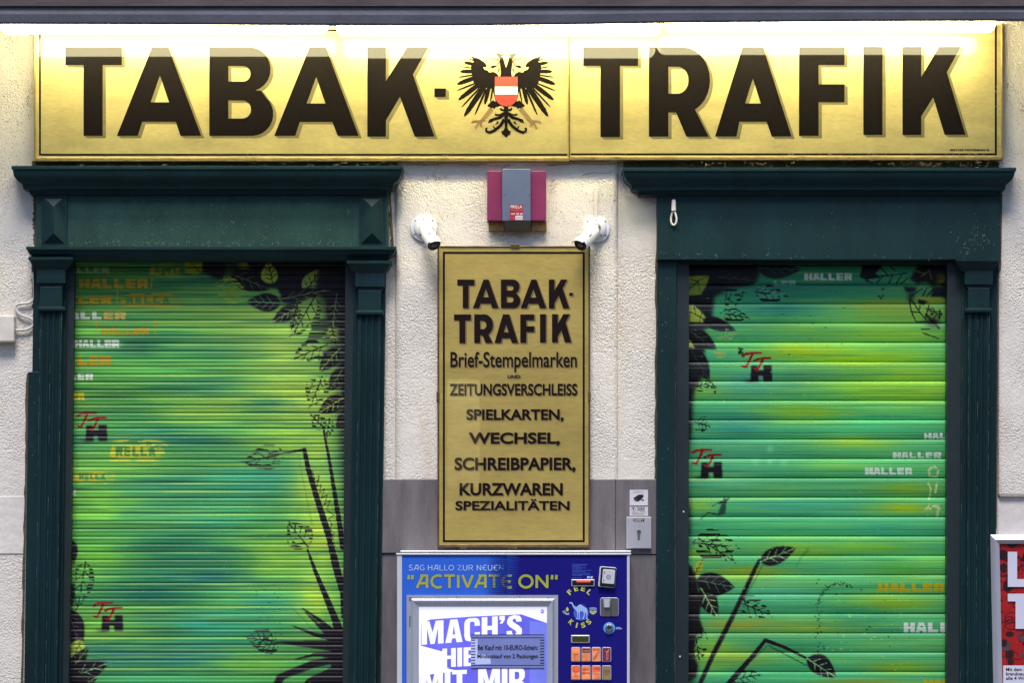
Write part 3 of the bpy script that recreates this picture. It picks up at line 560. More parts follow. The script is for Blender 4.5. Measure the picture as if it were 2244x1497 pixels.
    haller(cv, 1867, 599, 615, 104, W, .97); haller(cv, 1745, 615, 626, 100, W, .55, txt='HALLER', fade=(1690, 1700)); haller(cv, 2125, 948, 963, 100, W, .95); haller(cv, 2063, 991, 1006, 106, W, .92); haller(cv, 2000, 1026, 1041, 104, W, .85); haller(cv, 2070, 1279, 1298, 146, O, .85); haller(cv, 2138, 1366, 1388, 158, W, .97); haller(cv, 2150, 1490, 1510, 126, O, .85)
    n = vnoise(cv.h, cv.w, 5, 5)
    for pp, w in (([(2036, 1030), (2046, 1022), (2056, 1032), (2052, 1046), (2038, 1046), (2036, 1030)], 5), ([(2034, 1060), (2040, 1072), (2036, 1094)], 4), ([(2052, 1060), (2050, 1082)], 5), ([(2028, 1118), (2040, 1108), (2058, 1112), (2054, 1130)], 7), ([(2040, 1112), (2034, 1130)], 5)): cv.line(pp, w, (206, 212, 150), al=.85, mod=(n > .36) * 1.)
    tagTT(cv, 1626, 773); tagTT(cv, 1517, 985)
    for k in range(70):
        a = R(180 + 1.8 * k); x = 1840 + 46 * math.cos(a) + rng.normal(0, 2.5); y = 1330 + 50 * math.sin(a) + rng.normal(0, 2.5)
        cv.line([(x, y), (x + .6, y)], rng.uniform(1.2, 3), INK, al=.9)
    for k in range(34): cv.line([(1795 + rng.normal(0, 6), 1340 + k * 3 + rng.normal(0, 3)), ] * 2, rng.uniform(1.4, 3.8), INK, al=.9)
    specks(cv, 26, INK, (.5, 1.5), (1780, 1960, 1270, 1420)); specks(cv, 60, (190, 220, 120), (.4, 1.1), (1820, 1990, 1300, 1480)); specks(cv, 90, (180, 220, 160), (.4, 1.)); specks(cv, 30, INK, (.4, 1.), (1700, 1900, 600, 800))
    for x, y, r in ((1688, 985, 9), (1656, 1012, 9), (1686, 1014, 7), (1718, 1014, 8)): B(x, y, r, r, (120, 206, 150), .6)
    return cv

def shutter(name, label, cv, x0, x1, y0, y1, pitch, off, prof, dx, d, loc, rough, lift_top=0):
    t = thing(name, label, 'roller shutter', loc)
    zs = []; ds = []
    k = int(math.floor((y0 - off) / pitch))
    while off + k * pitch < y1:
        for a, b in prof:
            y = off + (k + a) * pitch
            if y0 <= y <= y1: zs.append(y); ds.append(b)
        k += 1
    zf, df = [], []
    for i in range(len(zs) - 1):
        nsub = max(1, int(math.ceil((zs[i + 1] - zs[i]) / 2.0)))
        for j in range(nsub): zf.append(zs[i] + (zs[i + 1] - zs[i]) * j / nsub); df.append(ds[i] + (ds[i + 1] - ds[i]) * j / nsub)
    zs, ds = zf + zs[-1:], df + ds[-1:]
    xs = np.linspace(x0, x1, int((x1 - x0) / dx) + 1); ny, nx = len(zs), len(xs)
    wob = rng.normal(0, .00035, ny)
    V = np.zeros((ny, nx, 3)); C = np.ones((ny, nx, 4))
    lx = np.array([0.0 if y < 570 else 0. for y in zs])
    for i, (y, b) in enumerate(zip(zs, ds)):
        dd = d + b
        kk = (D - dd) / D * S
        V[i, :, 0] = (xs - HX) * kk; V[i, :, 1] = -(dd); V[i, :, 2] = ZC + (HY - y) * kk
        iy = int(np.clip(y - cv.y0, 0, cv.h - 1)); ix = np.clip((xs - cv.x0).astype(int), 0, cv.w - 1)
        px_ = lin(np.clip(cv.a[iy, ix], 0, 1)) * PAINT_GAIN; gy_ = px_.mean(1, keepdims=True)
        C[i, :, :3] = np.clip(gy_ + (px_ - gy_) * 1.08, 0, .92)
    V -= np.array(loc)
    idx = np.arange(ny * nx).reshape(ny, nx); F = np.stack([idx[:-1, :-1], idx[1:, :-1], idx[1:, 1:], idx[:-1, 1:]], -1).reshape(-1, 4)
    me = bpy.data.meshes.new('slat_curtain'); nv, nf = ny * nx, len(F)
    me.vertices.add(nv); me.vertices.foreach_set('co', V.reshape(-1).astype(np.float32)); me.loops.add(nf * 4); me.loops.foreach_set('vertex_index', F.reshape(-1).astype(np.int32))
    me.polygons.add(nf); me.polygons.foreach_set('loop_start', np.arange(0, nf * 4, 4, dtype=np.int32)); me.update(calc_edges=True); me.validate()
    at = me.color_attributes.new('spray_paint', 'FLOAT_COLOR', 'POINT'); at.data.foreach_set('color', C.reshape(-1).astype(np.float32))
    m, nt, b = nodes_of('spray_painted_slats_' + name)
    a = nd(nt, 'ShaderNodeAttribute', attribute_name='spray_paint')
    n = nd(nt, 'ShaderNodeTexNoise', Scale=700., Detail=2.); tc = nd(nt, 'ShaderNodeTexCoord'); nt.links.new(tc.outputs['Object'], n.inputs['Vector'])
    r = nd(nt, 'ShaderNodeMapRange'); r.inputs[3].default_value = .86; r.inputs[4].default_value = 1.14; nt.links.new(n.outputs[0], r.inputs[0])
    mm = nd(nt, 'ShaderNodeMix', data_type='RGBA', blend_type='MULTIPLY'); mm.inputs[0].default_value = 1
    nt.links.new(a.outputs['Color'], mm.inputs[6]); nt.links.new(r.outputs[0], mm.inputs[7]); nt.links.new(mm.outputs[2], b.inputs['Base Color'])
    b.inputs['Roughness'].default_value = rough; b.inputs['Specular IOR Level'].default_value = .35
    me.materials.append(m)
    o = bpy.data.objects.new('slat_curtain', me); col.objects.link(o); o.parent = t; ORG[o] = Vector(loc)
    return t
PAINT_GAIN = .9

SKY_STRENGTH, SUN_E, LAMP_E, EXPO = .068, 1.36, 15.5, 1.25
# ================================================================ ground, street, wall
GZ = HY + ZC / S   # measured row of the pavement
g = MB(); g.add([(-60, -60, -.14), (60, -60, -.14), (60, 40, -.14), (-60, 40, -.14)], [(0, 1, 2, 3)]); tag(g.build('ground', MT['asphalt']), kind='structure')
g = MB(); g.add([(-60, -2.6, 0), (60, -2.6, 0), (60, 1, 0), (-60, 1, 0), (-60, -2.6, -.14), (60, -2.6, -.14)], [(0, 1, 2, 3), (0, 4, 5, 1)]); tag(g.build('pavement', MT['paving']), kind='structure')
g = MB(); g.add([(-60, -2.75, -.13), (60, -2.75, -.13), (60, -2.604, -.13), (-60, -2.604, -.13), (-60, -2.75, .004), (60, -2.75, .004), (60, -2.604, .004), (-60, -2.604, .004)], [(4, 5, 6, 7), (0, 1, 5, 4), (2, 3, 7, 6)]); tag(g.build('kerb', MT['kerb']), kind='structure')

oh = MB()
for k in range(9):
    x0 = -40 + k * 9.; h = (7.2, 8., 7.6, 6.8, 8.2)[k % 5]
    oh.add([(x, y, z) for z in (-.1, h) for x, y in ((x0, -21.5), (x0 + 8.97, -21.5), (x0 + 8.97, -29), (x0, -29))], [(0, 1, 5, 4), (1, 2, 6, 5), (2, 3, 7, 6), (3, 0, 4, 7), (4, 5, 6, 7)], k % 2)
    for f in range(4):
        for c in range(4):
            a, z = x0 + .9 + c * 2., .9 + f * 2.9
            if z + 1.7 < h: oh.add([(a, -21.47, z), (a + 1.1, -21.47, z), (a + 1.1, -21.47, z + 1.7), (a, -21.47, z + 1.7)], [(0, 3, 2, 1)], 2)
oh.add([(-.60, -21.46, 2.85), (-.30, -21.46, 2.85), (-.30, -21.46, 3.86), (-.60, -21.46, 3.86)], [(0, 3, 2, 1)], 3)
tag(oh.build('opposite_houses', [MT['house'], MT['house2'], MT['lens'], MT['lit_window']]), kind='structure')
wall = thing('shop_wall', 'white roughcast shop wall with grey stone base around both green doorways', 'wall', (0, 0, 0))
XL, XR = -6.0, 6.0
def wblock(mb, xa, xb, za, zb, da, db): 
    mb.add([(xa, -da, za), (xb, -da, za), (xb, -da, zb), (xa, -da, zb), (xa, -db, za), (xb, -db, za), (xb, -db, zb), (xa, -db, zb)],
           [(0, 3, 2, 1), (4, 5, 6, 7), (0, 1, 5, 4), (1, 2, 6, 5), (2, 3, 7, 6), (3, 0, 4, 7)])
zo = WZ(556); zt = 5.2
m = MB()
wblock(m, XL, WX(84), 0, zo, -.3, 0); wblock(m, WX(836), WX(1446), 0, zo, -.3, 0); wblock(m, WX(2180), XR, 0, zo, -.3, 0); wblock(m, XL, XR, zo, zt, -.3, 0)
pl = m.build('plaster', MT['plaster'], wall)
m = MB()
def rounded(xa, xb, d, r0, r1):
    pts = [(WX(xa), .001)]
    for k in range(7): a = math.pi / 2 * k / 6; pts.append((WX(xa) + r0 * (1 - math.cos(a)), -d * math.sin(a)))
    for k in range(7): a = math.pi / 2 * k / 6; pts.append((WX(xb) - r1 * (1 - math.sin(a)), -d * math.cos(a)))
    return pts + [(WX(xb), .001)]
m.prism(list(reversed(rounded(866, 1354, .02, .03, .018))), WZ(1052), WZ(356), 0)
m.build('plaster_pier', MT['plaster'], wall, smooth=True)
m = MB(); m.box(2188, 3400, -400, 1090, -.01, .022); m.build('plaster_band', MT['plaster'], wall, bevel=.012)
m = MB(); m.box(-2400, 58, 1088, 1215, -.01, .004, lean=-4); m.build('plaster_patch', MT['plaster_smooth'], wall, bevel=.003)
m = MB(); m.box(2187, 3400, 1091, 1400, -.01, .003); m.build('plaster_patch', MT['plaster_smooth'], wall)
m = MB()
m.box(834, 960, 1051, 1213, -.01, .026, 0); m.box(960.6, 1348.6, 1051, 1213, -.01, .026, 0); m.box(1349.4, 1442, 1051, 1215.5, -.01, .025, 0)
m.box(832, 1348.6, 1214.6, GZ, -.01, .018, 0); m.box(1349.4, 1442, 1217, GZ, -.01, .021, 0)
m.build('stone_base', MT['stone'], wall, bevel=.0022)
sp0 = lambda pts: [(x + random.uniform(-2, 2) * t, y + random.uniform(-1.5, 1.5) * t) for i in range(len(pts) - 1) for t, x, y in [(k / 5 if k < 3 else 1 - k / 5, pts[i][0] + (pts[i + 1][0] - pts[i][0]) * k / 5, pts[i][1] + (pts[i + 1][1] - pts[i][1]) * k / 5) for k in range(5)]] + [pts[-1]]
# dirty mortar seams along the door frames
m = MB()
def seam(xa, ya, xb, yb, w, d, n=34):
    L = []; Rr = []
    for k in range(n + 1):
        t = k / n; x, y = xa + (xb - xa) * t, ya + (yb - ya) * t; L.append((x - w * random.uniform(.25, 1.), y)); Rr.append((x + w * .6, y))
    for k in range(n): m.flat([[L[k], Rr[k], Rr[k + 1], L[k + 1]]], d)
seam(76, 424, 78, 540, 7, .003); seam(72, 560, 80, 812, 6, .003); seam(60, 818, 48, 1500, 4, .0045); seam(2193, 424, 2190, 590, 6, .0235); seam(2186, 600, 2182, 1160, 4, .0235); seam(1441, 420, 1438, 1050, 5, .003); seam(853, 420, 860, 540, 5, .003, 20)
for pts in (sp0([(888, 358), (930, 361), (985, 357), (1040, 362), (1068, 358)]), sp0([(1098, 370), (1108, 364), (1116, 361), (1118, 366)]), sp0([(1200, 362), (1260, 357), (1310, 360), (1362, 358)]), sp0([(1276, 384), (1300, 378), (1330, 380), (1345, 374)]), sp0([(1204, 398), (1216, 394), (1204, 408), (1222, 402), (1204, 424), (1220, 418)])): m.stroke(pts, 1.3, .6, .0215)
m.bias = 0
for x0, x1 in ((70, 884), (1366, 2200)): m.box(x0, x1, 352.5, 366, .001, .012)
m.build('mortar_seam', MT['plaster_dark'], wall)
# stone ledge over the lamps
led = MB(); st = [(-3000, 51), (0, 51), (350, 52), (720, 54), (1000, 55), (1244, 52), (1500, 48), (1900, 45), (2244, 44), (5200, 44)]
rows = []
for x, y in st:
    xw = WX(x, .38); zb = WZ(y, .38); ztop = WZ(14 if x < 1300 else 11, .38)
    rows.append([(xw, -.38, ztop), (xw, -.385, (ztop * .55 + zb * .45)), (xw, -.38, zb + .006), (xw, -.375, zb), (xw, -.362, zb), (xw, -.362, zb + .1), (xw, -.001, zb + .13), (xw, -.001, ztop + .3), (xw, -.38, ztop + .001)])
n = len(rows[0])
led.add([p for r in rows for p in r], [(i * n + k, i * n + k + 1, (i + 1) * n + k + 1, (i + 1) * n + k) for i in range(len(rows) - 1) for k in range(6)] , 0)
led.add([(XL, -.392, WZ(-120, .39)), (XR, -.392, WZ(-120, .39)), (XR, -.392, WZ(12.5, .39)), (XL, -.392, WZ(12.5, .39)), (XL, -.38, WZ(12.5, .38)), (XR, -.38, WZ(12.5, .38)), (XL, 0, WZ(-120, .39)), (XR, 0, WZ(-120, .39))], [(0, 3, 2, 1), (3, 4, 5, 2), (0, 1, 7, 6)], 1)
led.build('overhanging_ledge', [MT['ledge'], MT['ledge_brown']], wall)

# ================================================================ fascia sign
SD = .053
sign = thing('fascia_sign', 'long gilded glass shop sign with huge black letters and a two-headed eagle', 'sign', P(1136, 352, SD))
def panel(x0, x1, y0, y1, name='sign_panel'):
    m = MB(); m.box(x0, x1, y0, y1, .004, SD); return m.build(name, MT['gold'], sign)
pA = panel(78, 1245, 58, 347); pB = panel(1248.5, 2195, 54, 345)
def lettering(letters, parent, lo):
    m = MB()
    for lp in letters: extruded_shade(m, lp, 7, 5.5, SD + .0006, 0)
    m.bias = 0
    for lp in letters: m.flat(lp, SD + .0016, 1)
    return m.build('lettering', [MT['shade'], MT['ink']], parent)
lettering(BIG1, pA, 0)
lb = lettering(BIG2, pB, 0)
m = MB(); text(m, 'BRETHER HINTERMAIN ᴡ'.replace('ᴡ', '43'), 2082, 2168, 326, 330.6, SD + .001, 0, .03); m.build('maker_name', MT['ink'], pB)
# border lines
m = MB(); m.rect(85.6, 89.6, 58, 340, SD + .0008); m.rect(89.6, 1243, 336.5, 340.5, SD + .0008); m.rect(88, 1243, 64, 68, SD + .0008); m.build('border_line', MT['ink'], pA)
m = MB(); m.rect(1251, 2180, 335.5, 339.5, SD + .0008); m.rect(2180, 2184.5, 57, 339.5, SD + .0008); m.rect(1251, 2184.5, 56, 60, SD + .0008); m.build('border_line', MT['ink'], pB)
m = MB(); m.box(74, 79.4, 52, 353, .002, SD + .004); m.box(2194, 2198.5, 50, 349, .002, SD + .004); m.box(79.8, 1245, 344.5, 353, .002, SD + .005); m.box(1248, 2193.8, 342.5, 350.5, .002, SD + .005); m.box(1244.6, 1247.2, 60, 353.6, .003, SD + .006)
m.build('sign_frame', MT['brass'], sign, bevel=.0015)
m = MB(); m.box(1247.4, 1249.4, 60, 347, .003, SD + .002); m.build('panel_joint', MT['brass_dull'], sign)
# eagle
Z = 5.347
eg = MB(); E = lambda pts: [(960 + a / Z, 60 + b / Z) for a, b in pts]; EM = lambda pts: [(960 + (1594 - a) / Z, 60 + b / Z) for a, b in reversed(pts)]
ED = SD + .001
def both(pts, mi=0):
    eg.flat([E(pts)], ED, mi); eg.flat([EM(pts)], ED, mi)
def blade(tip, base, w, hook=10, mi=0):
    tx, ty = tip; bx, by = base; dx, dy = tx - bx, ty - by; L = math.hypot(dx, dy); px, py = -dy / L, dx / L
    f = [(0, .85), (.3, 1.), (.6, .95), (.72, .8), (.74, .95), (.86, .62), (.93, .5)]
    up = [(bx + dx * t + px * w * k / 2, by + dy * t + py * w * k / 2) for t, k in f]; dn = [(bx + dx * t - px * w * k * .42, by + dy * t - py * w * k * .42) for t, k in f]
    both(up + [(tx, ty - hook * .2)] + dn[::-1], mi)
both([(668, 303), (700, 298), (740, 310), (775, 305), (780, 318), (757, 325), (745, 333), (762, 345), (775, 400), (797, 470), (797, 580), (728, 580), (735, 520), (725, 440), (720, 390), (722, 370), (690, 325)])
both([(378, 332), (425, 340), (480, 362), (540, 402), (572, 440), (562, 466), (540, 460), (530, 466), (548, 492), (582, 502), (600, 525), (650, 515), (690, 540), (712, 575), (790, 575), (790, 900), (690, 930), (640, 720), (570, 705), (468, 715), (418, 650), (404, 600), (398, 560), (388, 500), (385, 450), (402, 412), (424, 392), (402, 366)])
for a in [((350, 360), (440, 395), 16), ((303, 408), (420, 430), 44), ((283, 455), (410, 478), 16), ((255, 515), (420, 515), 52), ((232, 582), (420, 555), 20), ((220, 665), (430, 590), 60), ((215, 742), (440, 650), 22), ((236, 852), (475, 670), 62), ((270, 940), (480, 715), 24), ((303, 1048), (545, 690), 72), ((428, 1032), (565, 720), 28), ((548, 905), (600, 690), 50), ((612, 880), (645, 700), 22)]: blade(*a)
both([(640, 850), (700, 880), (692, 920), (668, 940), (660, 958), (640, 940), (622, 950), (605, 930), (588, 932), (576, 912), (598, 890)])
def st2(pts, w0, w1, mi=0):
    eg.stroke(E(pts), w0 / Z, w1 / Z, ED, mi); eg.stroke(EM(pts), w1 / Z, w0 / Z, ED, mi)
st2([(722, 395), (690, 448), (650, 466), (608, 462)], 12, 8); both([(606, 462), (640, 440), (690, 440), (660, 462), (640, 480), (630, 468)]); st2([(722, 480), (708, 500), (704, 520)], 16, 10)
eg.flat([E([(770, 910), (824, 910), (818, 1050), (812, 1175), (832, 1208), (856, 1214), (842, 1250), (820, 1262), (797, 1288), (772, 1262), (752, 1250), (738, 1214), (762, 1208), (782, 1175), (776, 1050)])], ED, 0)
st2([(780, 965), (745, 965), (728, 942)], 26, 22); st2([(778, 990), (725, 1020), (690, 1022), (664, 1014)], 14, 24); st2([(780, 1005), (720, 1055), (650, 1072), (606, 1085), (594, 1115)], 44, 16); st2([(776, 1075), (730, 1150), (660, 1205), (600, 1228), (566, 1212), (560, 1186), (580, 1178)], 40, 22)
st2([(700, 1100), (690, 1126), (668, 1130)], 30, 6); st2([(640, 1070), (628, 1100), (610, 1112)], 26, 8); st2([(670, 1190), (650, 1160), (640, 1150)], 22, 6)
st2([(628, 950), (570, 1020), (500, 1100)], 54, 34, 1)
for c in ([(500, 1095), (440, 1095), (405, 1094), (390, 1118)], [(490, 1105), (450, 1150), (446, 1190)], [(505, 1110), (500, 1150), (522, 1166)], [(515, 1080), (540, 1072), (548, 1092)]): st2(c, 26, 10, 1)
for c in ([(405, 1092), (390, 1118)], [(432, 1165), (446, 1192)], [(500, 1150), (522, 1166)], [(540, 1065), (550, 1092)]): st2(c, 10, 6, 2)
st2([(722, 395), (690, 360), (640, 350), (605, 350), (574, 342)], 10, 22, 2); st2([(722, 405), (690, 375), (650, 365)], 7, 4, 2)
sh = lambda s: [(665 - s, 575 - s), (932 + s, 575 - s), (932 + s, 790)] + arc(798.5, 790, 133.5 + s, 132 + s, 0, 180, 16)[1:]
eg.bias = 0; ED = SD + .0026
eg.flat([E(sh(5))], ED, 0); eg.flat([E(sh(0))], ED + .0003, 2 + 1)
eg.flat([E([(665, 682), (932, 682), (932, 794), (665, 794)])], ED + .0006, 0); eg.flat([E([(665, 689), (932, 689), (932, 787), (665, 787)])], ED + .0009, 4)
eg.build('eagle_emblem', [MT['ink'], MT['tan'], MT['ribbon'], MT['red_shield'], MT['white_enamel']], pA)

# ================================================================ lamps
for (x0, x1, yc, lab) in ((2, 720, 53, 'glowing tube lamp above the letters TABA, leftmost of three'), (737, 1448, 57, 'glowing tube lamp above the eagle emblem, middle of three'), (1453, 2181, 49, 'glowing tube lamp above the letters RAFIK, rightmost of three')):
    dT = .305; r = .033
    t = thing('tube_lamp', lab, 'lamp', P((x0 + x1) / 2, yc, dT), 'tube lamps over the shop sign')
    a, b = P(x0, yc, dT), P(x1, yc, dT); L = (b - a).length
    prof = [(r * .9 * (1 - math.cos(math.pi / 2 * k / 6)), r * math.sin(math.pi / 2 * k / 6) ** .8) for k in range(7)]
    prof = prof + [(L - p, q) for p, q in reversed(prof)]
    m = MB(); m.lathe(a, b - a, prof, 24); m.build('tube', MT['lamp'], t, smooth=True)
    for xx in (x0 + 30, x1 - 30): 
        m = MB(); q = P(xx, yc, dT); m.cyl(q + Vector((-.008, 0, .03)), q + Vector((.008, 0, .03)), .012); m.cyl(q + Vector((0, 0, .03)), q + Vector((0, .02, .1)), .006); m.build('bracket', MT['brass_dull'], t)


# ================================================================ doorways
def fluted(mb, x0, x1, y0, y1, d, lean, n=3, dep=.006, mi=0, db=.0):
    a, b = WX(x0, d), WX(x1, d); w = b - a; e = w * .11; pts = [(a, -db), (a, -d)]
    fw = (w - 2 * e) / n
    for k in range(n):
        s = a + e + k * fw
        pts += [(s + fw * .16, -d), (s + fw * .24, -d + dep * .7), (s + fw * .5, -d + dep), (s + fw * .76, -d + dep * .7), (s + fw * .84, -d)]
    pts += [(b, -d), (b, -db)]; m_ = len(pts); z0, z1 = WZ(y1, d), WZ(y0, d); sx = lean * (y1 - y0) * S
    vs = [(x + sx, y, z0) for x, y in pts] + [(x, y, z1) for x, y in pts]
    mb.add(vs, [tuple(range(m_ - 1, -1, -1)), tuple(range(m_, 2 * m_))] + [(k, (k + 1) % m_, m_ + (k + 1) % m_, m_ + k) for k in range(m_)], mi)
def mould(mb, x0, x1, base, prof, back=0.):
    om = max(o for o, y in prof); xl = WX(x0, base + om) + om; xr = WX(x1, base + om) - om
    mb.sweep(xl, xr, [(o, WZ(y, base + o)) for o, y in prof], base, 0, back)
    return mb
def pilaster(parent, x0, x1, yt, lean, base=.052):
    """x0..x1 = widest block under the capital"""
    p = MB(); fluted(p, x0 + 7, x1 - 7, yt + 118, GZ - 250, base + .008, lean, db=.031)
    p.build('pilaster_shaft', G, parent, bevel=.0008)
    c = MB(); mould(c, x0 - 18, x1 + 16, base + .018, [(.026, yt), (.026, yt + 6), (.020, yt + 9), (.017, yt + 15), (.008, yt + 22), (.003, yt + 27), (0, yt + 29)], -.031 * 0 - .0)
    c.build('capital', G, parent, smooth=True)
    b = MB(); b.box(x0, x1, yt + 27.5, yt + 58, .03, base + .02); b.box(x0 + 4, x1 - 4, yt + 58, yt + 65, .03, base + .012); b.box(x0 + 7, x1 - 7, yt + 65, yt + 112, .03, base + .014, lean=-.4)
    b.build('pilaster_neck', G, parent, bevel=.002)
    r = MB(); mould(r, x0 + 1, x1 - 1, base + .012, [(0, yt + 108), (.009, yt + 110), (.011, yt + 114), (.009, yt + 118), (0, yt + 121)]); r.build('neck_ring', G, parent, smooth=True)
    q = MB(); q.box(x0 - 4, x1 + 4, GZ - 250, GZ - 1, .03, base + .02, lean=0); q.build('plinth', G, parent, bevel=.004)
G = MT['green']; LL = -.0136
dl = thing('door_surround', 'green timber shopfront frame with two fluted pilasters and diamond blocks', 'door frame', P(455, GZ, 0))
m = MB(); mould(m, 25, 883, .052, [(.070, 363), (.070, 370.5), (.066, 372), (.064, 381), (.060, 388), (.052, 395), (.041, 401), (.036, 405), (.034, 414), (.018, 416), (.014, 420), (.012, 426)]); m.build('cornice', G, dl, bevel=.001, smooth=True)
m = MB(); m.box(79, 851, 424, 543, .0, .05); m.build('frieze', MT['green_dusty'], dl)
for x0, x1 in ((90, 147), (787, 845)):
    m = MB(); m.box(x0, x1, 427, 541, .0495, .058)
    ax0, ax1, ay0, ay1 = x0 + 4, x1 - 6, 431, 534; cx = (ax0 + ax1) / 2; rz = 21
    d0, d1 = .0582, .0775
    v = [P(ax0, ay0, d0), P(ax1, ay0, d0), P(ax1, ay1, d0), P(ax0, ay1, d0), P(cx, ay0 + rz, d1), P(cx, ay1 - rz - 3, d1)]
    m.add(v, [(0, 4, 1), (1, 4, 5, 2), (2, 5, 3), (3, 5, 4, 0)]); m.build('diamond_block', G, dl)
m = MB(); mould(m, 57, 868, .04, [(.052, 540), (.052, 547), (.047, 549), (.044, 555), (.034, 560), (.026, 564), (.022, 571)]); m.build('lower_cornice', G, dl, bevel=.0008, smooth=True)
m = MB(); m.box(74, 147, 568, GZ, .0, .031, lean=LL * (GZ - 568)); m.build('backing_board', G, dl, bevel=.0015); m = MB(); m.box(776, 846, 568, GZ, .0, .031, lean=LL * (GZ - 568)); m.build('backing_board', G, dl, bevel=.0015)
m = MB(); m.box(62, 90, 815, GZ, .0, .04, lean=LL * (GZ - 815)); m.build('edge_board', G, dl, bevel=.002)
pilaster(dl, 80, 143, 563, LL); pilaster(dl, 778, 842, 571, LL)
m = MB(); m.box(143, 163, 566, GZ, -.10, .014, lean=LL * (GZ - 566)); m.build('door_jamb', MT['green_dark'], dl, bevel=.001); m = MB(); m.box(757, 778, 566, GZ, -.10, .014, lean=LL * .5 * (GZ - 566)); m.build('door_jamb', MT['green_dark'], dl, bevel=.001)
m = MB(); m.box(150, 770, 555, 570.5, -.10, .016); m.build('door_head', MT['green_dark'], dl)

dr = thing('door_surround', 'green timber shopfront frame with plain fascia board and one fluted pilaster', 'door frame', P(1815, GZ, 0))
LR = -.0055
m = MB(); mould(m, 1364, 2227, .058, [(.068, 367), (.068, 374.5), (.064, 376), (.062, 384), (.057, 391), (.050, 397), (.042, 402), (.036, 406), (.034, 416), (.016, 418), (.012, 422), (.010, 428)]); m.build('cornice', G, dr, bevel=.001, smooth=True)
m = MB(); m.box(1440, 2192, 425, 569, .0, .06); m.build('fascia_board', G, dr, bevel=.0018)
m = MB(); m.box(1440, 1482, 569.6, GZ, .0, .040, lean=-.0033 * (GZ - 570)); m.build('frame_board', G, dr, bevel=.0015)
m = MB(); m.box(2108, 2186, 569.6, GZ, .0, .031, lean=LR * (GZ - 570)); m.build('backing_board', G, dr, bevel=.0015)
pilaster(dr, 2115, 2176, 566, LR)
m = MB(); m.box(1482.4, 1510, 566, GZ, -.10, .018, lean=-.0012 * (GZ - 566)); m.build('door_jamb', MT['green_dark'], dr, bevel=.001); m = MB(); m.box(2076, 2108, 566, GZ, -.10, .02, lean=-.001 * (GZ - 566)); m.build('door_jamb', MT['green_dark'], dr, bevel=.001)
m = MB(); m.box(1500, 2085, 555, 578, -.10, .006); m.build('door_head', MT['green_dark'], dr, bevel=.001)
for x, y in ((1498, 1122), (1490, 1440)): m = MB(); m.cyl(P(x, y, .018), P(x, y, .021), .0035, .003, 12); m.build('screw_cap', MT['label_white'], dr)

def scuffs(parent, spots, name='scratches', mat='scuff', mx=6, wd=1.5):
    r_ = random.Random(9); m = MB()
    for x, y, sx, sy, n, d in spots:
        for _ in range(n):
            cx, cy = r_.gauss(x, sx), r_.gauss(y, sy); a = r_.uniform(0, 3.14); L = r_.uniform(1, mx); m.stroke([(cx, cy), (cx + L * .5 * math.cos(a), cy + L * .5 * math.sin(a) + r_.uniform(-1, 1)), (cx + L * math.cos(a), cy + L * math.sin(a))], r_.uniform(.5, wd), .4, d)
    m.build(name, MT[mat], parent)
scuffs(dr, [(2150, 520, 22, 22, 46, .0605), (2120, 545, 10, 12, 14, .0605), (1500, 558, 30, 6, 12, .0605), (1800, 560, 160, 4, 22, .0605), (1460, 700, 10, 50, 12, .0405), (1455, 1200, 10, 160, 14, .0405), (1700, 470, 180, 40, 16, .0605)])
scuffs(dl, [(300, 531, 120, 5, 60, .0504), (560, 533, 140, 4, 60, .0504), (460, 480, 200, 30, 26, .0504), (74, 1000, 5, 160, 10, .0405)])
def edge_highlights(parent, runs):  # edge highlights painted as pale strokes, broken up like rubbed wear
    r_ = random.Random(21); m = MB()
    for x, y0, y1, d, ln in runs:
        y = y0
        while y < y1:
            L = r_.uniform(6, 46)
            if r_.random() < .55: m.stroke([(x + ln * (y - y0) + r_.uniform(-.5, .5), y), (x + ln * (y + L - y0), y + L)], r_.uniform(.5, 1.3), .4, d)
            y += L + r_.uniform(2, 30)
    m.build('worn_edge_highlights', MT['worn'], parent)
edge_highlights(dr, [(2123.2, 690, 1500, .0612, LR), (2168, 690, 1500, .0612, LR), (2109.5, 580, 1500, .0315, LR), (1441.4, 580, 1500, .0405, -.0033), (1480.6, 580, 1500, .0405, -.0033), (2143, 700, 1500, .0612, LR)])
edge_highlights(dl, [(88.4, 690, 1500, .0612, LL), (134.6, 690, 1500, .0612, LL), (786.4, 700, 1500, .0612, LL), (833.4, 700, 1500, .0612, LL), (844.6, 600, 1500, .0315, LL), (111, 700, 1500, .0612, LL)])
scuffs(wall, [(34, 250, 18, 70, 240, .0006), (64, 215, 5, 20, 120, .0006), (20, 90, 16, 22, 120, .0006), (30, 430, 20, 60, 60, .0006), (2215, 300, 14, 90, 60, .0226), (2222, 420, 14, 60, 40, .0226), (40, 820, 20, 200, 50, .0006)], 'grime_specks', 'grime', 3, 1.8)
scuffs(wall, [(1225, 470, 16, 26, 50, .0206), (960, 388, 16, 5, 40, .0206), (1040, 470, 10, 20, 26, .0206), (1130, 520, 60, 4, 60, .0206), (930, 545, 30, 20, 24, .0206), (1310, 545, 24, 20, 24, .0206)], 'grime_specks', 'grime', 4, 1.2)
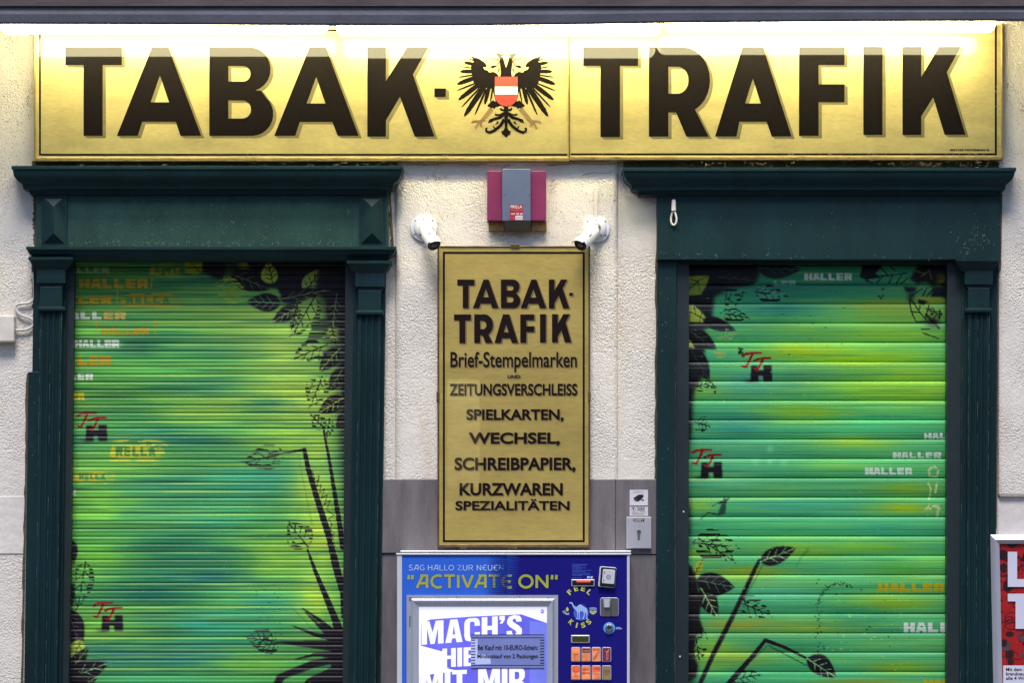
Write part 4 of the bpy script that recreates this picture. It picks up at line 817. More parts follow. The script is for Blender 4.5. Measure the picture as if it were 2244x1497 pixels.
# shutters
prof_l = [(0, -.0027), (.06, -.0022), (.12, .0003), (.28, .0011), (.42, .0008), (.5, -.0001), (.58, .0006), (.72, .0009), (.87, .0001), (.94, -.0008)]
s1 = shutter('left', 'roller shutter with fine narrow slats sprayed with yellow and white words and leafy stems', left_canvas(), 142, 766, 564, 1512, 16.95, 583.7, prof_l, 1.6, -.04, tuple(P(455, GZ, 0)), .5)
prof_r = [(0, -.0065), (.02, -.002), (.035, .0016), (.06, .0032), (.12, .0046), (.20, .0054), (.285, .0056), (.295, .0049), (.305, .0056), (.40, .0055), (.52, .0049), (.63, .0040), (.675, .0035), (.685, .0028), (.695, .0032), (.80, .0018), (.90, .0000), (.965, -.0018), (.985, -.0065)]
s2 = shutter('right', 'roller shutter with broad smooth slats sprayed with dark leaves and a bent stem', right_canvas(), 1502, 2084, 570, 1512, 42.5, 581, prof_r, 1.6, -.045, tuple(P(1793, GZ, 0)), .44)
for s, x0, x1 in ((s1, 140, 763), (s2, 1500, 2081)):
    m = MB()
    for k in range(20):
        y = 1512 + k * 42.5
        if y < GZ - 20: m.box(x0, x1, y, min(y + 41.5, GZ - 8), -.055, -.042)
    m.build('lower_slats', M('green_spray', L8(70, 160, 90), .4, var=.5, vs=4, stretch=(1, 1, 4)), s, bevel=.001)

# cable loop on the right fascia
m = MB(); cl = thing('cable_loop', 'cream cable end bent into a loop on the green fascia board', 'cable', P(1476, 445, .061))
m.cyl(P(1476.5, 441, .064), P(1476.5, 462, .070), .0075, .0085, 14); m.ball(P(1476.5, 441, .064), .0075); m.build('sleeve', MT['cream'], cl, smooth=True)
m = MB(); pts = [P(1476.5 + 6 * math.sin(2 * math.pi * k / 16) * (1 - .25 * math.cos(2 * math.pi * k / 16)), 478 - 15 * math.cos(2 * math.pi * k / 16), .068 + .004 * math.sin(2 * math.pi * k / 16)) for k in range(17)]
m.tube(pts, .0036, 8); m.build('loop', MT['cream'], cl, smooth=True)

# ================================================================ small wall fittings
jb = thing('junction_box', 'cream junction box with a curly cable on the wall at far left', 'junction box', P(8, 722, 0))
m = MB(); m.box(-16, 31, 691, 749, .0, .045); m.build('box', MT['cream'], jb, bevel=.005)
def sp(pts, n=6):
    out = []
    for i in range(len(pts) - 1):
        p0, p1, p2, p3 = pts[max(i - 1, 0)], pts[i], pts[i + 1], pts[min(i + 2, len(pts) - 1)]
        for k in range(n):
            t = k / n; out.append(tuple(.5 * ((2 * p1[j]) + (-p0[j] + p2[j]) * t + (2 * p0[j] - 5 * p1[j] + 4 * p2[j] - p3[j]) * t * t + (-p0[j] + 3 * p1[j] - 3 * p2[j] + p3[j]) * t ** 3) for j in range(2)))
    return out + [tuple(pts[-1])]
m = MB(); m.tube([P(x, y, .014) for x, y in sp([(30, 724), (58, 722), (74, 711), (70, 700), (50, 692), (38, 683), (34, 672), (42, 666), (62, 664), (73, 656), (75, 640), (74, 612), (72, 598)])], .0048, 8); m.build('cable', MT['cream'], jb, smooth=True)

ab = thing('alarm_box', 'magenta alarm box with blue-grey cover above the tall sign', 'alarm box', P(1132, 485, .02))
for x0, x1 in ((1067.5, 1101), (1162, 1197)): m = MB(); m.box(x0, x1, 373.5, 484, .022, .075); m.build('side_housing', MT['pink'], ab, bevel=.003)
m = MB(); m.box(1100.5, 1163, 369.5, 484.5, .022, .092); cv = m.build('cover', MT['bluegrey'], ab, bevel=.003)
for x in (1105, 1159.5): m = MB(); m.disc(x, 427, 1.3, .0925); m.build('screw', MT['black'], cv)
m = MB(); z = [P(1104.5, 485, .090), P(1163.5, 485, .090), P(1164.5, 507.5, .055), P(1106, 507.5, .055), P(1104.5, 485, .03), P(1163.5, 485, .03), P(1164.5, 507.5, .03), P(1106, 507.5, .03)]
m.add(z, [(0, 3, 2, 1), (4, 5, 6, 7), (0, 4, 7, 3), (1, 2, 6, 5), (3, 7, 6, 2), (0, 1, 5, 4)]); m.build('grille_flap', MT['bronze'], ab, bevel=.001)
m = MB(); m.box(1070, 1104, 485, 505.5, .019, .05, lean=1.5); m.build('rusty_bracket', MT['rust'], ab, bevel=.002)
m = MB(); m.box(1164.5, 1198, 484.5, 505.5, .019, .05, lean=.5); m.build('rusty_bracket', MT['rust'], ab, bevel=.002)
m = MB(); m.rect(1117.5, 1146, 448, 482.5, .0926, 0); text(m, 'FRILLA', 1119, 1144.5, 449.5, 456, .0930, 1, .015); m.rect(1119.5, 1144, 458.5, 460.2, .0930, 2); text(m, 'WIEN', 1127, 1136.5, 463, 465.5, .0930, 2); text(m, '587 48 28', 1119.5, 1145, 466.6, 470.4, .0930, 1, .02)
m.rect(1129, 1145.5, 472.5, 481.5, .0930, 1); m.rect(1129, 1145.5, 475.1, 475.9, .0933, 0); m.rect(1129, 1145.5, 478.2, 479, .0933, 0); m.rect(1118.5, 1128, 475.2, 476, .0930, 2); m.rect(1118.5, 1128, 478.6, 479.4, .0930, 2)
m.build('sticker', [MT['red_label'], MT['label_white'], MT['label_red2']], cv)

def cctv(x, y, hx, hy, lab, sgn):
    t = thing('security_camera', lab, 'security camera', P(x, y, .02), 'white security cameras on the pier')
    c = P(x, y, .02); ax = Vector((0, -1, 0))
    m = MB(); m.lathe(c, ax, [(0, 0), (0, .046), (.004, .0475), (.010, .046), (.0125, .036), (.018, .034), (.021, .030), (.024, .022), (.027, .014), (.027, 0)], 36); bp = m.build('base_plate', MT['white_plastic'], t, smooth=True)
    for a in ((40, 90, 140, 215, 245, 325) if sgn > 0 else (40, 90, 140, 215, 305, 325)):
        m = MB(); r = .040 if a in (40, 140, 215, 325) else .0285; q = c + Vector((r * math.cos(R(a)), -.0119 if r > .035 else -.0222, r * math.sin(R(a)))); m.cyl(q, q + ax * .0012, .0026, .0026, 10); m.build('screw', MT['black'], bp)
    h = P(hx, hy, .135); j = c + ax * .045
    m = MB(); m.cyl(c + ax * .022, j, .011, .010, 16); m.ball(j, .015, 0, 16); m.build('ball_joint', MT['steel'] if sgn < 0 else MT['white_plastic'], t, smooth=True)
    dv = (h - j).normalized()
    rear = j + dv * .012; L = (h - rear).length
    m = MB(); m.lathe(rear, dv, [(0, 0), (0, .017), (.004, .0215), (.030, .023), (.0305, .0218), (.0325, .0218), (.033, .0242), (L * .98, .0252), (L, .0243), (L - .008, .0208), (L - .010, .0)], 32); bd = m.build('body', MT['white_plastic'], t, smooth=True)
    m = MB(); u = dv.cross(Vector((0, 0, 1))).normalized(); w = u.cross(dv); vs = []
    n = 14
    for tt in (L - .012, L + .016):
        for rr in (.0254, .0274):
            for k in range(n + 1):
                a = R(30 + 120 * k / n); vs.append(rear + dv * (tt - (0 if tt < L else .010 * (1 - math.sin(a)))) + (u * math.cos(a) + w * math.sin(a)) * rr)
    q = n + 1; fs = []
    for k in range(n): fs += [(q + k, q + k + 1, 3 * q + k + 1, 3 * q + k), (k + 1, k, 2 * q + k, 2 * q + k + 1), (2 * q + k, 3 * q + k, 3 * q + k + 1, 2 * q + k + 1)]
    m.add(vs, fs); m.build('sun_hood', MT['white_plastic'], bd, smooth=True)
    m = MB(); m.lathe(rear + dv * (L - .0065), dv, [(0, .0), (.001, .0225), (.006, .0240), (.0085, .0236), (.0085, .020), (.0045, .0185), (.0045, .0)], 28); m.build('lens_ring', MT['black'], bd, smooth=True)
    m = MB(); m.lathe(rear + dv * (L - .002), dv, [(0, .012), (.004, .010), (.006, .005), (.0065, 0)], 24); m.build('lens', MT['lens'], bd, smooth=True)
    m = MB(); s0 = rear + dv * .05; sd = Vector((0, -1, 0)); sd = (sd - dv * sd.dot(dv)).normalized(); tn = dv.cross(sd)
    for k, (a, b) in enumerate(((-.2, .02), (-.12, .016))): 
        p0 = s0 + (sd * math.cos(a) + tn * math.sin(a)) * .0252; m.add([p0 + tn * .0012, p0 - tn * .0012, p0 - tn * .0012 + dv * b, p0 + tn * .0012 + dv * b], [(0, 1, 2, 3)])
    m.build('maker_mark', MT['bronze'], bd)
cctv(929, 500, 951, 536, 'white bullet camera left of the alarm box, pointing down to the right', 1)
cctv(1307, 502, 1272, 536, 'white bullet camera right of the alarm box, pointing down to the left', -1)
m = MB(); m.box(1300, 1310.5, 411, 476, .019, .032); tag(m.build('cable_duct', MT['cream'], None, bevel=.002), 'thin white cable duct above the security camera right of the alarm box', 'cable duct')

# ================================================================ tall sign
TD = .055
ts = thing('wall_sign', 'tall gilded glass sign listing goods between the two doorways', 'sign', P(1126, 1200, .02))
m = MB(); m.box(961, 1291, 541, 1197, .022, TD); tp = m.build('sign_panel', MT['gold2'], ts)
m = MB(); m.box(958.5, 962.5, 538.5, 1200, .021, TD + .003); m.box(1289.5, 1293.5, 538.5, 1200, .021, TD + .003); m.box(962.7, 1289.3, 538.5, 542, .021, TD + .003); m.box(962.7, 1289.3, 1194, 1200, .021, TD + .003); m.build('sign_frame', MT['brass_dull'], ts, bevel=.0015)
for x0, x1, y0, y1 in ((1119, 1139, 535, 543), (1008, 1025, 1195, 1203), (1113, 1134, 1195, 1203), (1223, 1242, 1194, 1202), (956.5, 963, 858, 880), (1288.5, 1294.5, 858, 880)): m = MB(); m.box(x0, x1, y0, y1, .02, TD + .006); m.build('clip', MT['brass_dull'], ts, bevel=.001)
for x0, x1, y0, y1 in ((970.5, 975, 551.5, 1189), (1277, 1281.5, 551.5, 1189), (975, 1277, 551.5, 556), (975, 1277, 1184.5, 1189)): m = MB(); m.rect(x0, x1, y0, y1, TD + .0008); m.build('border_line', MT['ink2'], tp)
for L in (remap(BIG1, (143, 977, 103, 297), (1002, 1255, 612.5, 675)), remap(BIG2, (1278, 2115.6, 103, 297), (995, 1252, 689, 751))):
    m = MB()
    for lp in L: extruded_shade(m, lp, 3.2, 2.6, TD + .0006, 0)
    m.bias = 0
    for lp in L: m.flat(lp, TD + .0018, 1)
    m.build('lettering', [MT['shade2'], MT['ink2']], tp)
lines = [('Brief-Stempelmarken', 987, 1264, 771, 815.5, .012), ('UND', 1112, 1140, 822, 828.8, .03), ('ZEITUNGSVERSCHLEISS', 985, 1265, 841, 867, .022), ('SPIELKARTEN,', 1022, 1235, 897, 924.5, .028), ('WECHSEL,', 1027, 1227, 948, 977, .03), ('SCHREIBPAPIER,', 996, 1261, 1003, 1035.5, .028), ('KURZWAREN', 1007, 1233, 1059, 1086.5, .03), ('SPEZIALITÄTEN', 998, 1248, 1094, 1119, .024)]
for tx, x0, x1, y0, y1, b in lines:
    m = MB(); text(m, tx, x0 + 2, x1 + 2, y0 + 1.6, y1 + 1.6, TD + .0008, 0, b); m.bias = 0; text(m, tx, x0, x1, y0, y1, TD + .0018, 1, b)
    m.build('lettering', [MT['shade2'], MT['ink2']], tp)

# ================================================================ notices by the lock
nt_ = MB(); nd_ = .0262
nt_.box(1380, 1420, 1074, 1109, .0245, nd_ + .0008, 0); nt_.box(1380, 1420, 1110.5, 1131, .0245, nd_ + .0008, 0); q = nd_ + .0012
nt_.rect(1380, 1420, 1108.6, 1110.6, q, 1)
nt_.flat([[(1388, 1092), (1400, 1084.5), (1410, 1084.5), (1410, 1090), (1399, 1100), (1391, 1098.5)]], q, 1); nt_.flat([[(1390, 1093), (1396, 1094), (1395, 1098.5), (1391, 1098)]], q + .0004, 2); nt_.stroke([(1402, 1094), (1408, 1097), (1411, 1097)], 2, 2, q, 1); nt_.disc(1409, 1096.8, 1.8, q, 1, 12)
text(nt_, 'DIESER BEREICH WIRD', 1390, 1410, 1076, 1077.6, q, 3); text(nt_, 'VIDEOÜBERWACHT', 1386, 1412, 1079, 1080.8, q, 3, .02)
nt_.disc(1388, 1116, 5, q, 1, 24); nt_.disc(1388, 1116, 4.4, q + .0003, 0, 24); nt_.flat([[(1385, 1113.5), (1391, 1113.5), (1388, 1119)]], q + .0006, 1); text(nt_, 'TAURUS', 1395, 1413, 1111.6, 1117.2, q, 1, .02); nt_.rect(1395, 1413, 1118, 1119.6, q, 3); nt_.rect(1384, 1400, 1123, 1123.6, q, 3); nt_.rect(1384, 1415, 1125.2, 1125.8, q, 3); nt_.rect(1384, 1412, 1127.6, 1128.2, q, 3); nt_.rect(1402, 1417, 1122, 1122.6, q, 3)
tag(nt_.build('notice_sticker', [MT['label_white'], MT['scr_ink'], MT['b_grey'], MT['stone']]), 'white camera warning sticker on grey stone above the key switch', 'sticker')
ks = thing('key_switch', 'square steel key switch plate on grey stone left of the right doorway', 'key switch', P(1400, 1203, .025))
m = MB(); m.box(1372.5, 1427.5, 1133.5, 1203, .0248, .040); pt = m.build('plate', MT['steel_plate'], ks, bevel=.002)
m = MB(); m.rect(1388, 1412, 1137.8, 1143.6, .0404, 0); text(m, 'SOMFY', 1390, 1410, 1139, 1142.4, .0407, 1, .03); m.build('badge', [MT['scr_ink'], MT['label_white']], pt)
m = MB(); m.lathe(P(1399.8, 1165, .0395), (0, -1, 0), [(0, .0075), (.003, .0075), (.0035, .0065), (.0035, 0)], 24); m.box(1397, 1402.6, 1166, 1178, .0395, .0425, 0); lk_ = m.build('lock_cylinder', MT['steel'], pt, smooth=True)
m = MB(); m.rect(1399, 1400.8, 1161, 1165, .0436); m.disc(1399.8, 1161.8, 1.3, .0436, n=12); m.build('keyhole', MT['scr_ink'], lk_)
m = MB(); m.disc(1399.8, 1182.6, 2, .0405, n=14); m.build('screw', MT['scr_ink'], pt)

# ================================================================ vending machine
VD = .20
vm = thing('vending_machine', 'blue cigarette vending machine with lit screen below the tall sign', 'vending machine', P(1126, GZ, .1))
m = MB(); m.box(871, 1379.5, 1217, GZ - 250, .02, VD - .012); m.build('cabinet', MT['silver'], vm, bevel=.004)
m = MB(); m.box(870, 881, 1217, GZ - 250, VD - .014, VD); m.box(1374, 1380, 1217, GZ - 250, VD - .014, VD); m.box(868, 1383, 1213, 1216.8, .02, VD + .004); m.build('edge_trim', MT['silver_light'], vm, bevel=.0015)
m = MB(); m.box(877, 1383, 1207, 1211.2, .0265, VD - .03); m.build('lid', MT['silver_light'], vm, bevel=.002)
m = MB(); m.box(872, 1380, 1211.2, 1213, .0265, VD - .03); m.build('lid_gap', MT['black'], vm)
m = MB(); m.box(1112, 1374, 1217, GZ - 250, VD - .013, VD - .003, 0); m.box(881, 1112, 1217, GZ - 250, VD - .013, VD - .003, 1); fp = m.build('front_panel', [MT['navy'], MT['azure']], vm)
FD = VD - .003
m = MB()
for i in range(26):        # printed halftone between light and dark blue
    for j in range(23):
        x = 1060 + i * 3.8 + (1.9 if j % 2 else 0); y = 1218.5 + j * 3.85; t = (x - 1066 + (y - 1218) * .13) / 78.
        if t <= .04 or y > 1304: continue
        r = 2.35 * min(math.sqrt(t), 1.15) if t < 1 else 0
        if x > 1112:
            t2 = 1 - t; r = 2.2 * math.sqrt(max(t2, 0)) if t2 > .02 else 0
            if r > .3 and x < 1152: m.disc(x, y, r, FD + .0004, 1, 6)
        elif r > .3: m.disc(x, y, min(r, 2.6), FD + .0004, 0, 6)
m.build('halftone_print', [MT['navy'], MT['azure']], fp)
def roundtxt(mb, tx, cx, cy, r, a0, a1, hgt, wdt, d, mi, inner=False):
    n = len(tx)
    for i, ch in enumerate(tx):
        a = R(a0 + (a1 - a0) * i / (n - 1)); px, py = cx + r * math.cos(a), cy + r * math.sin(a); th = a + math.pi / 2 if not inner else a - math.pi / 2
        c, s_ = math.cos(th), math.sin(th); w = wdt * (.35 if ch == 'I' else 1)
        text(mb, ch, px - w / 2, px + w / 2, py - hgt / 2, py + hgt / 2, d, mi, .03, warp=lambda x, y, px=px, py=py, c=c, s_=s_: (px + (x - px) * c - (y - py) * s_, py + (x - px) * s_ + (y - py) * c))
def fancy(mb, txt, x, base, hgt, w, gap, lw, d, mi, space):
    """rounded display capitals drawn with strokes; A leans with a flat top, E is a round epsilon"""
    def stx(pts, a=None): mb.stroke([(x + p[0] * w, base - p[1] * hgt) for p in pts], a or lw, a or lw, d, mi)
    for ch in txt:
        adv = w
        if ch == 'A': stx([(.02, 0), (.50, .97)]); stx([(.30, .95), (.88, .95)]); stx([(.84, 1), (.84, 0)]); stx([(.25, .36), (.84, .36)])
        elif ch == 'C': stx([(.9, .9), (.7, .96), (.45, .95), (.2, .8), (.08, .5), (.2, .2), (.45, .05), (.7, .04), (.9, .1)])
        elif ch == 'T': stx([(.0, .95), (.86, .95)]); stx([(.43, .95), (.43, 0)]); adv = w * .9
        elif ch == 'I': stx([(.12, 1), (.12, 0)]); adv = w * .3
        elif ch == 'V': stx([(.04, 1), (.46, .03)]); stx([(.46, .03), (.88, 1)]); adv = w * .94
        elif ch == 'E': stx([(.85, .94), (.5, .96), (.2, .8), (.08, .5), (.2, .2), (.5, .04), (.85, .06)]); stx([(.08, .5), (.76, .5)]); adv = w * .94
        elif ch == 'O': stx([(.5 + .46 * math.cos(2 * math.pi * k / 20), .5 + .46 * math.sin(2 * math.pi * k / 20)) for k in range(21)]); adv = w * 1.06
        elif ch == 'N': stx([(.1, 0), (.1, 1)]); stx([(.1, .96), (.84, .04)]); stx([(.84, 0), (.84, 1)]); adv = w * .98
        elif ch == 'S': stx([(.8, .9), (.5, .97), (.2, .9), (.16, .68), (.4, .54), (.7, .44), (.84, .26), (.7, .06), (.4, .03), (.1, .1)]); adv = w * .94
        elif ch == 'G': stx([(.9, .9), (.6, .97), (.25, .85), (.08, .5), (.25, .15), (.6, .03), (.9, .12), (.9, .46), (.6, .46)])
        elif ch == 'H': stx([(.1, 0), (.1, 1)]); stx([(.84, 0), (.84, 1)]); stx([(.1, .5), (.84, .5)])
        elif ch == 'L': stx([(.12, 1), (.12, .04), (.74, .04)]); adv = w * .8
        elif ch == 'Z': stx([(.08, .95), (.82, .95), (.08, .05), (.86, .05)]); adv = w * .94
        elif ch == 'U': stx([(.1, 1), (.1, .3), (.25, .06), (.5, .02), (.72, .06), (.86, .3), (.86, 1)])
        elif ch == 'R': stx([(.1, 0), (.1, .95), (.6, .95), (.82, .8), (.82, .6), (.6, .45), (.3, .45)]); stx([(.5, .45), (.88, 0)])
        elif ch == '"': stx([(.12, 1), (.08, .66)]); stx([(.42, 1), (.38, .66)]); adv = w * .62
        elif ch == ' ': adv = space
        x += adv + (gap if ch != ' ' else 0)
    return x
def fancy_fit(mb, txt, x0, x1, base, hgt, gap, lw, d, mi, spk=.5):
    tmp = MB(); w = 10.; xe = fancy(tmp, txt, x0, base, hgt, w, gap, lw, d, mi, w * spk)
    n = sum(1 for c in txt if c != ' '); w = w * (x1 - x0 - gap * (n - 1)) / (xe - x0 - gap * n); fancy(mb, txt, x0, base, hgt, w, gap, lw, d, mi, w * spk)
m = MB(); fancy_fit(m, 'SAG HALLO ZUR NEUEN', 895, 1104, 1251, 12, 1.6, 1.5, FD + .0012, 0, .5); m.build('slogan_lettering', [MT['sky_text'], MT['olive']], fp)
m = MB(); fancy_fit(m, '"ACTIVATE', 893, 1124, 1289.5, 28.5, 3.2, 5.4, FD + .0012, 1, .45); m.build('slogan_lettering', [MT['sky_text'], MT['olive']], fp)
m = MB(); fancy_fit(m, 'ON"', 1137, 1226, 1289.5, 28.5, 3.2, 5.4, FD + .0012, 1, .45)
m.build('slogan_lettering', [MT['sky_text'], MT['olive']], fp)
# framed screen
m = MB()
def ring(mb, x0, x1, y0, y1, w, d0, d1, mi=0, bw=None):
    bw = bw or w
    mb.box(x0, x0 + w, y0, y1, d0, d1, mi); mb.box(x1 - w, x1, y0, y1, d0, d1, mi); mb.box(x0 + w, x1 - w, y0, y0 + bw, d0, d1, mi)
ring(m, 891, 1223, 1305, GZ - 420, 9, FD, FD + .006); 
# bevelled inner moulding
y1 = GZ - 430
for a, b in (((900, 1313), (900, y1)), ((1215.5, 1313), (1215.5, y1))):
    pass
o_, i_ = [(899.5, 1312.5), (1216, 1312.5), (1216, y1), (899.5, y1)], [(918, 1330.5), (1198.5, 1330.5), (1198.5, y1 - 18), (918, y1 - 18)]
md = [((a[0] * .7 + b[0] * .3), (a[1] * .7 + b[1] * .3)) for a, b in zip(o_, i_)]
v = [P(*p, FD + .006) for p in o_] + [P(*p, FD + .022) for p in md] + [P(*p, FD + .006) for p in i_]
m.add(v, [(k, (k + 1) % 4, 4 + (k + 1) % 4, 4 + k)[::-1] for k in range(4)] + [(4 + k, 4 + (k + 1) % 4, 8 + (k + 1) % 4, 8 + k)[::-1] for k in range(4)])
fr = m.build('screen_frame', MT['silver'], vm)
m = MB()
for x, y in ((1001, 1309), (1139, 1308.5), (1202, 1311)): m = MB(); m.disc(x, y, 1.2, FD + .0066, 0, 10); m.build('rivet', MT['b_grey'], fr)
m = MB(); m.flat([[(897.5, 1350), (899.5, 1352), (898.6, 1374), (896.8, 1376)]], FD + .0066, 0); m.build('chipped_paint', MT['b_grey'], fr); m = MB(); m.flat([[(896, 1311), (903, 1310), (902, 1316), (898, 1320)]], FD + .0066, 0)
m.build('chipped_paint', MT['b_grey'], fr)
sc = MB(); SDp = FD + .005; K = 3.869; Q = lambda pts: [(840 + a / K, 1160 + b / K) for a, b in pts]
sc.rect(917, 1199.5, 1330, 1640, SDp, 0)
sc.flat([Q([(318, 990), (322, 800), (402, 768), (745, 744), (1170, 725), (1390, 800), (1390, 1860), (318, 1860), (318, 1240), (400, 1215), (560, 1178), (500, 1165), (500, 1040)])], SDp + .0006, 1)
sc.flat([Q([(1240, 780), (1390, 800), (1390, 1320), (1240, 1320)])], SDp + .0009, 2)
sc.flat([Q([(300, 990), (500, 1040), (500, 1175), (640, 1205), (318, 1245), (300, 1245)])], SDp + .0009, 0)
HV = {'M': (14, [[(0,0),(5,0),(7,10),(9,0),(14,0),(14,20),(10.5,20),(10.5,6),(8.3,20),(5.7,20),(3.5,6),(3.5,20),(0,20)]]),
 'A': (11, [[(3.2,0),(7.8,0),(11,20),(7.2,20),(6.7,16.4),(4.3,16.4),(3.8,20),(0,20)], [(5.5,5),(6.3,13),(4.7,13)]]),
 'C': (10, [[(10,7),(6.6,7),(6.6,4.5),(6.2,3.3),(5,3),(3.9,3.3),(3.6,4.5),(3.6,15.5),(3.9,16.7),(5,17),(6.2,16.7),(6.6,15.5),(6.6,12.5),(10,12.5),(10,15.5),(9.2,18.8),(7.2,20),(3,20),(.8,18.8),(0,15.5),(0,4.5),(.8,1.2),(3,0),(7.2,0),(9.2,1.2),(10,4.5)]]),
 'H': (10.2, [[(0,0),(3.6,0),(3.6,7.8),(6.6,7.8),(6.6,0),(10.2,0),(10.2,20),(6.6,20),(6.6,11.4),(3.6,11.4),(3.6,20),(0,20)]]),
 '’': (3.4, [[(0,0),(3.4,0),(3.4,3.4),(2,6.6),(.2,6.6),(1.4,3.6),(0,3.4)]]),
 'S': (9.8, [[(9.6,6),(6.2,6),(6.2,4.2),(5,3),(3.8,4),(4,5.6),(8,9.6),(9.8,12.4),(9.8,16),(8.6,19),(5.5,20),(2,19.4),(.2,17),(0,13.5),(3.4,13.5),(3.6,16),(5,17.2),(6.3,16),(6,14),(1.8,9.6),(.4,7),(.4,4),(1.8,1),(5,0),(8.4,1),(9.6,3.6)]]),
 'I': (3.6, [[(0,0),(3.6,0),(3.6,20),(0,20)]]), 'T': (9.4, [[(0,0),(9.4,0),(9.4,3.4),(6.5,3.4),(6.5,20),(2.9,20),(2.9,3.4),(0,3.4)]]),
 'E': (9, [[(0,0),(9,0),(9,3.4),(3.6,3.4),(3.6,8),(8.2,8),(8.2,11.4),(3.6,11.4),(3.6,16.6),(9,16.6),(9,20),(0,20)]]),
 'R': (10.4, [[(0,0),(6.5,0),(9,1),(10,3.6),(10,7.4),(9,9.8),(8,10.6),(9.4,12),(9.8,14),(10.4,20),(6.8,20),(6.3,13.4),(5.6,12.4),(3.6,12.4),(3.6,20),(0,20)], [(3.6,3.2),(5.6,3.2),(6.4,4.2),(6.4,8),(5.6,9.2),(3.6,9.2)]]), ' ': (5, [])}
def heavy(mb, txt, x0, x1, y0, y1, dy, d, mi, gap=1.1):
    tot = sum(HV[c][0] for c in txt) + gap * (len(txt) - 1); k = (x1 - x0) / tot; x = x0
    for c in txt:
        w, lp = HV[c]
        if lp: mb.flat([[(x + q[0] * k, y0 + q[1] / 20 * (y1 - y0) - dy * (x + q[0] * k - x0) / (x1 - x0)) for q in l] for l in lp], d, mi)
        x += (w + gap) * k
for tx, x0, x1, y0, y1_, dy in (('MACH’S', 324, 1175, 788, 984, 62), ('HIER', 500, 912, 1016, 1176, 22), ('MIT MIR', 320, 1205, 1210, 1420, 34)):
    a, b = 840 + x0 / K, 840 + x1 / K
    heavy(sc, tx, a, b, 1160 + y0 / K, 1160 + y1_ / K, dy / K, SDp + .0015, 0)
scr = sc.build('screen', [MT['scr_white'], MT['scr_violet'], MT['scr_violet2']], vm)
m = MB(); m.disc(840 + 1348 / K, 1160 + 698 / K, 4, SDp + .002, 0, 20); text(m, '18+', 1184.6, 1192, 1338.6, 1342.2, SDp + .0024, 1, .02); m.build('age_mark', [MT['scr_violet'], MT['scr_white']], scr)
m = MB(); nx0, nx1 = 1032, 1193; q = SDp + .0028
m.box(nx0, nx1, 1392, 1466, SDp + .0022, q, 0); m.flat([Q([(742, 935), (800, 935), (800, 1150), (742, 1150)])], q + .0002, 1); m.flat([Q([(800, 1060), (905, 1075), (912, 1145), (800, 1150)])], q + .0002, 1)
for y in (1391.5, 1398, 1458.5, 1465): m.rect(nx0, nx1, y, y + 1.5, q + .0006, 2)
for k in range(9):
    for x0 in (nx0, nx1 - 9.5): m.rect(x0, x0 + 9.5, 1403 + k * 6.3, 1405 + k * 6.3, q + .0006, 2)
text(m, 'Bei Kauf mit 10-EURO-Schein:', 1046.5, 1178.5, 1414.6, 1425.6, q + .0009, 2, .022); text(m, 'Mindestkauf von 2 Packungen', 1046, 1179, 1434.5, 1446.4, q + .0009, 2, .022)
m.build('price_notice', [MT['scr_note'], MT['scr_note_l'], MT['scr_ink']], scr)
# right-hand column
m = MB(); q = FD + .0008
for k, (y, a, b) in enumerate(((1237, 1254, 1288), (1239.6, 1254, 1286), (1242.2, 1254, 1275), (1244.8, 1254, 1286), (1247.4, 1254, 1274), (1250.4, 1254, 1296), (1253.4, 1254, 1283), (1256.6, 1254, 1293), (1259.6, 1254, 1294), (1262.2, 1254, 1276), (1267, 1254, 1275))):
    x = a
    while x < b - 2:
        w = random.uniform(2, 6); m.rect(x, min(x + w, b), y, y + 1.3, q, 0); x += w + .8
m.build('small_print', [MT['glow_blue'], MT['label_white'], MT['camel'], MT['red_label'], MT['sky_text']], fp); m = MB()
m.rect(1286.4, 1289, 1263.6, 1268.6, q, 1); m.rect(1289, 1292.6, 1263.6, 1268.6, q, 2); m.rect(1294, 1296, 1263.6, 1268.6, q, 2); m.rect(1296, 1298.4, 1263.6, 1268.6, q, 1); m.rect(1298.4, 1301, 1263.6, 1268.6, q, 3)
m.build('flag_print', [MT['glow_blue'], MT['label_white'], MT['camel'], MT['red_label'], MT['sky_text']], fp); m = MB()
m.rect(1349.5, 1360, 1375.6, 1376.8, q, 4); m.rect(1349.5, 1363, 1378.4, 1379.6, q, 4)
m.build('small_print', [MT['glow_blue'], MT['label_white'], MT['camel'], MT['red_label'], MT['sky_text']], fp)
def plate(x0, x1, y0, y1, d0, d1, mat, name, parent, bev=.002):
    m = MB(); m.box(x0, x1, y0, y1, d0, d1); return m.build(name, mat, parent, bevel=bev)
b = plate(1252, 1303, 1270.5, 1286, FD, FD + .006, MT['silver'], 'note_slot', vm); plate(1254, 1301, 1272.5, 1284, FD + .004, FD + .0066, MT['black'], 'slot_window', b, .0008)
m = MB()
for k in range(7): m.box(1264 + k * 4.3, 1267.6 + k * 4.3, 1273.2, 1276.8, FD + .006, FD + .0072)
m.build('led_light', MT['led'], b)
def rotpoly(cx, cy, w, h, a, r, n=5):
    pts = []
    for sx, sy, a0 in ((1, -1, -90), (1, 1, 0), (-1, 1, 90), (-1, -1, 180)):
        for k in range(n + 1):
            t = R(a0 + 90 * k / n); pts.append((sx * (w / 2 - r) + r * math.cos(t), sy * (h / 2 - r) + r * math.sin(t)))
    c, s = math.cos(R(a)), math.sin(R(a)); return [(cx + x * c - y * s, cy + x * s + y * c) for x, y in pts]
def slab(mb, pts, d0, d1, mi=0):
    f = [P(*p, d1) for p in pts]; bk = [Vector((p.x, -d0, p.z)) for p in f]; n = len(pts)
    mb.add(f + bk, [tuple(range(n))[::-1], tuple(range(n, 2 * n))] + [(k, (k + 1) % n, n + (k + 1) % n, n + k) for k in range(n)], mi)
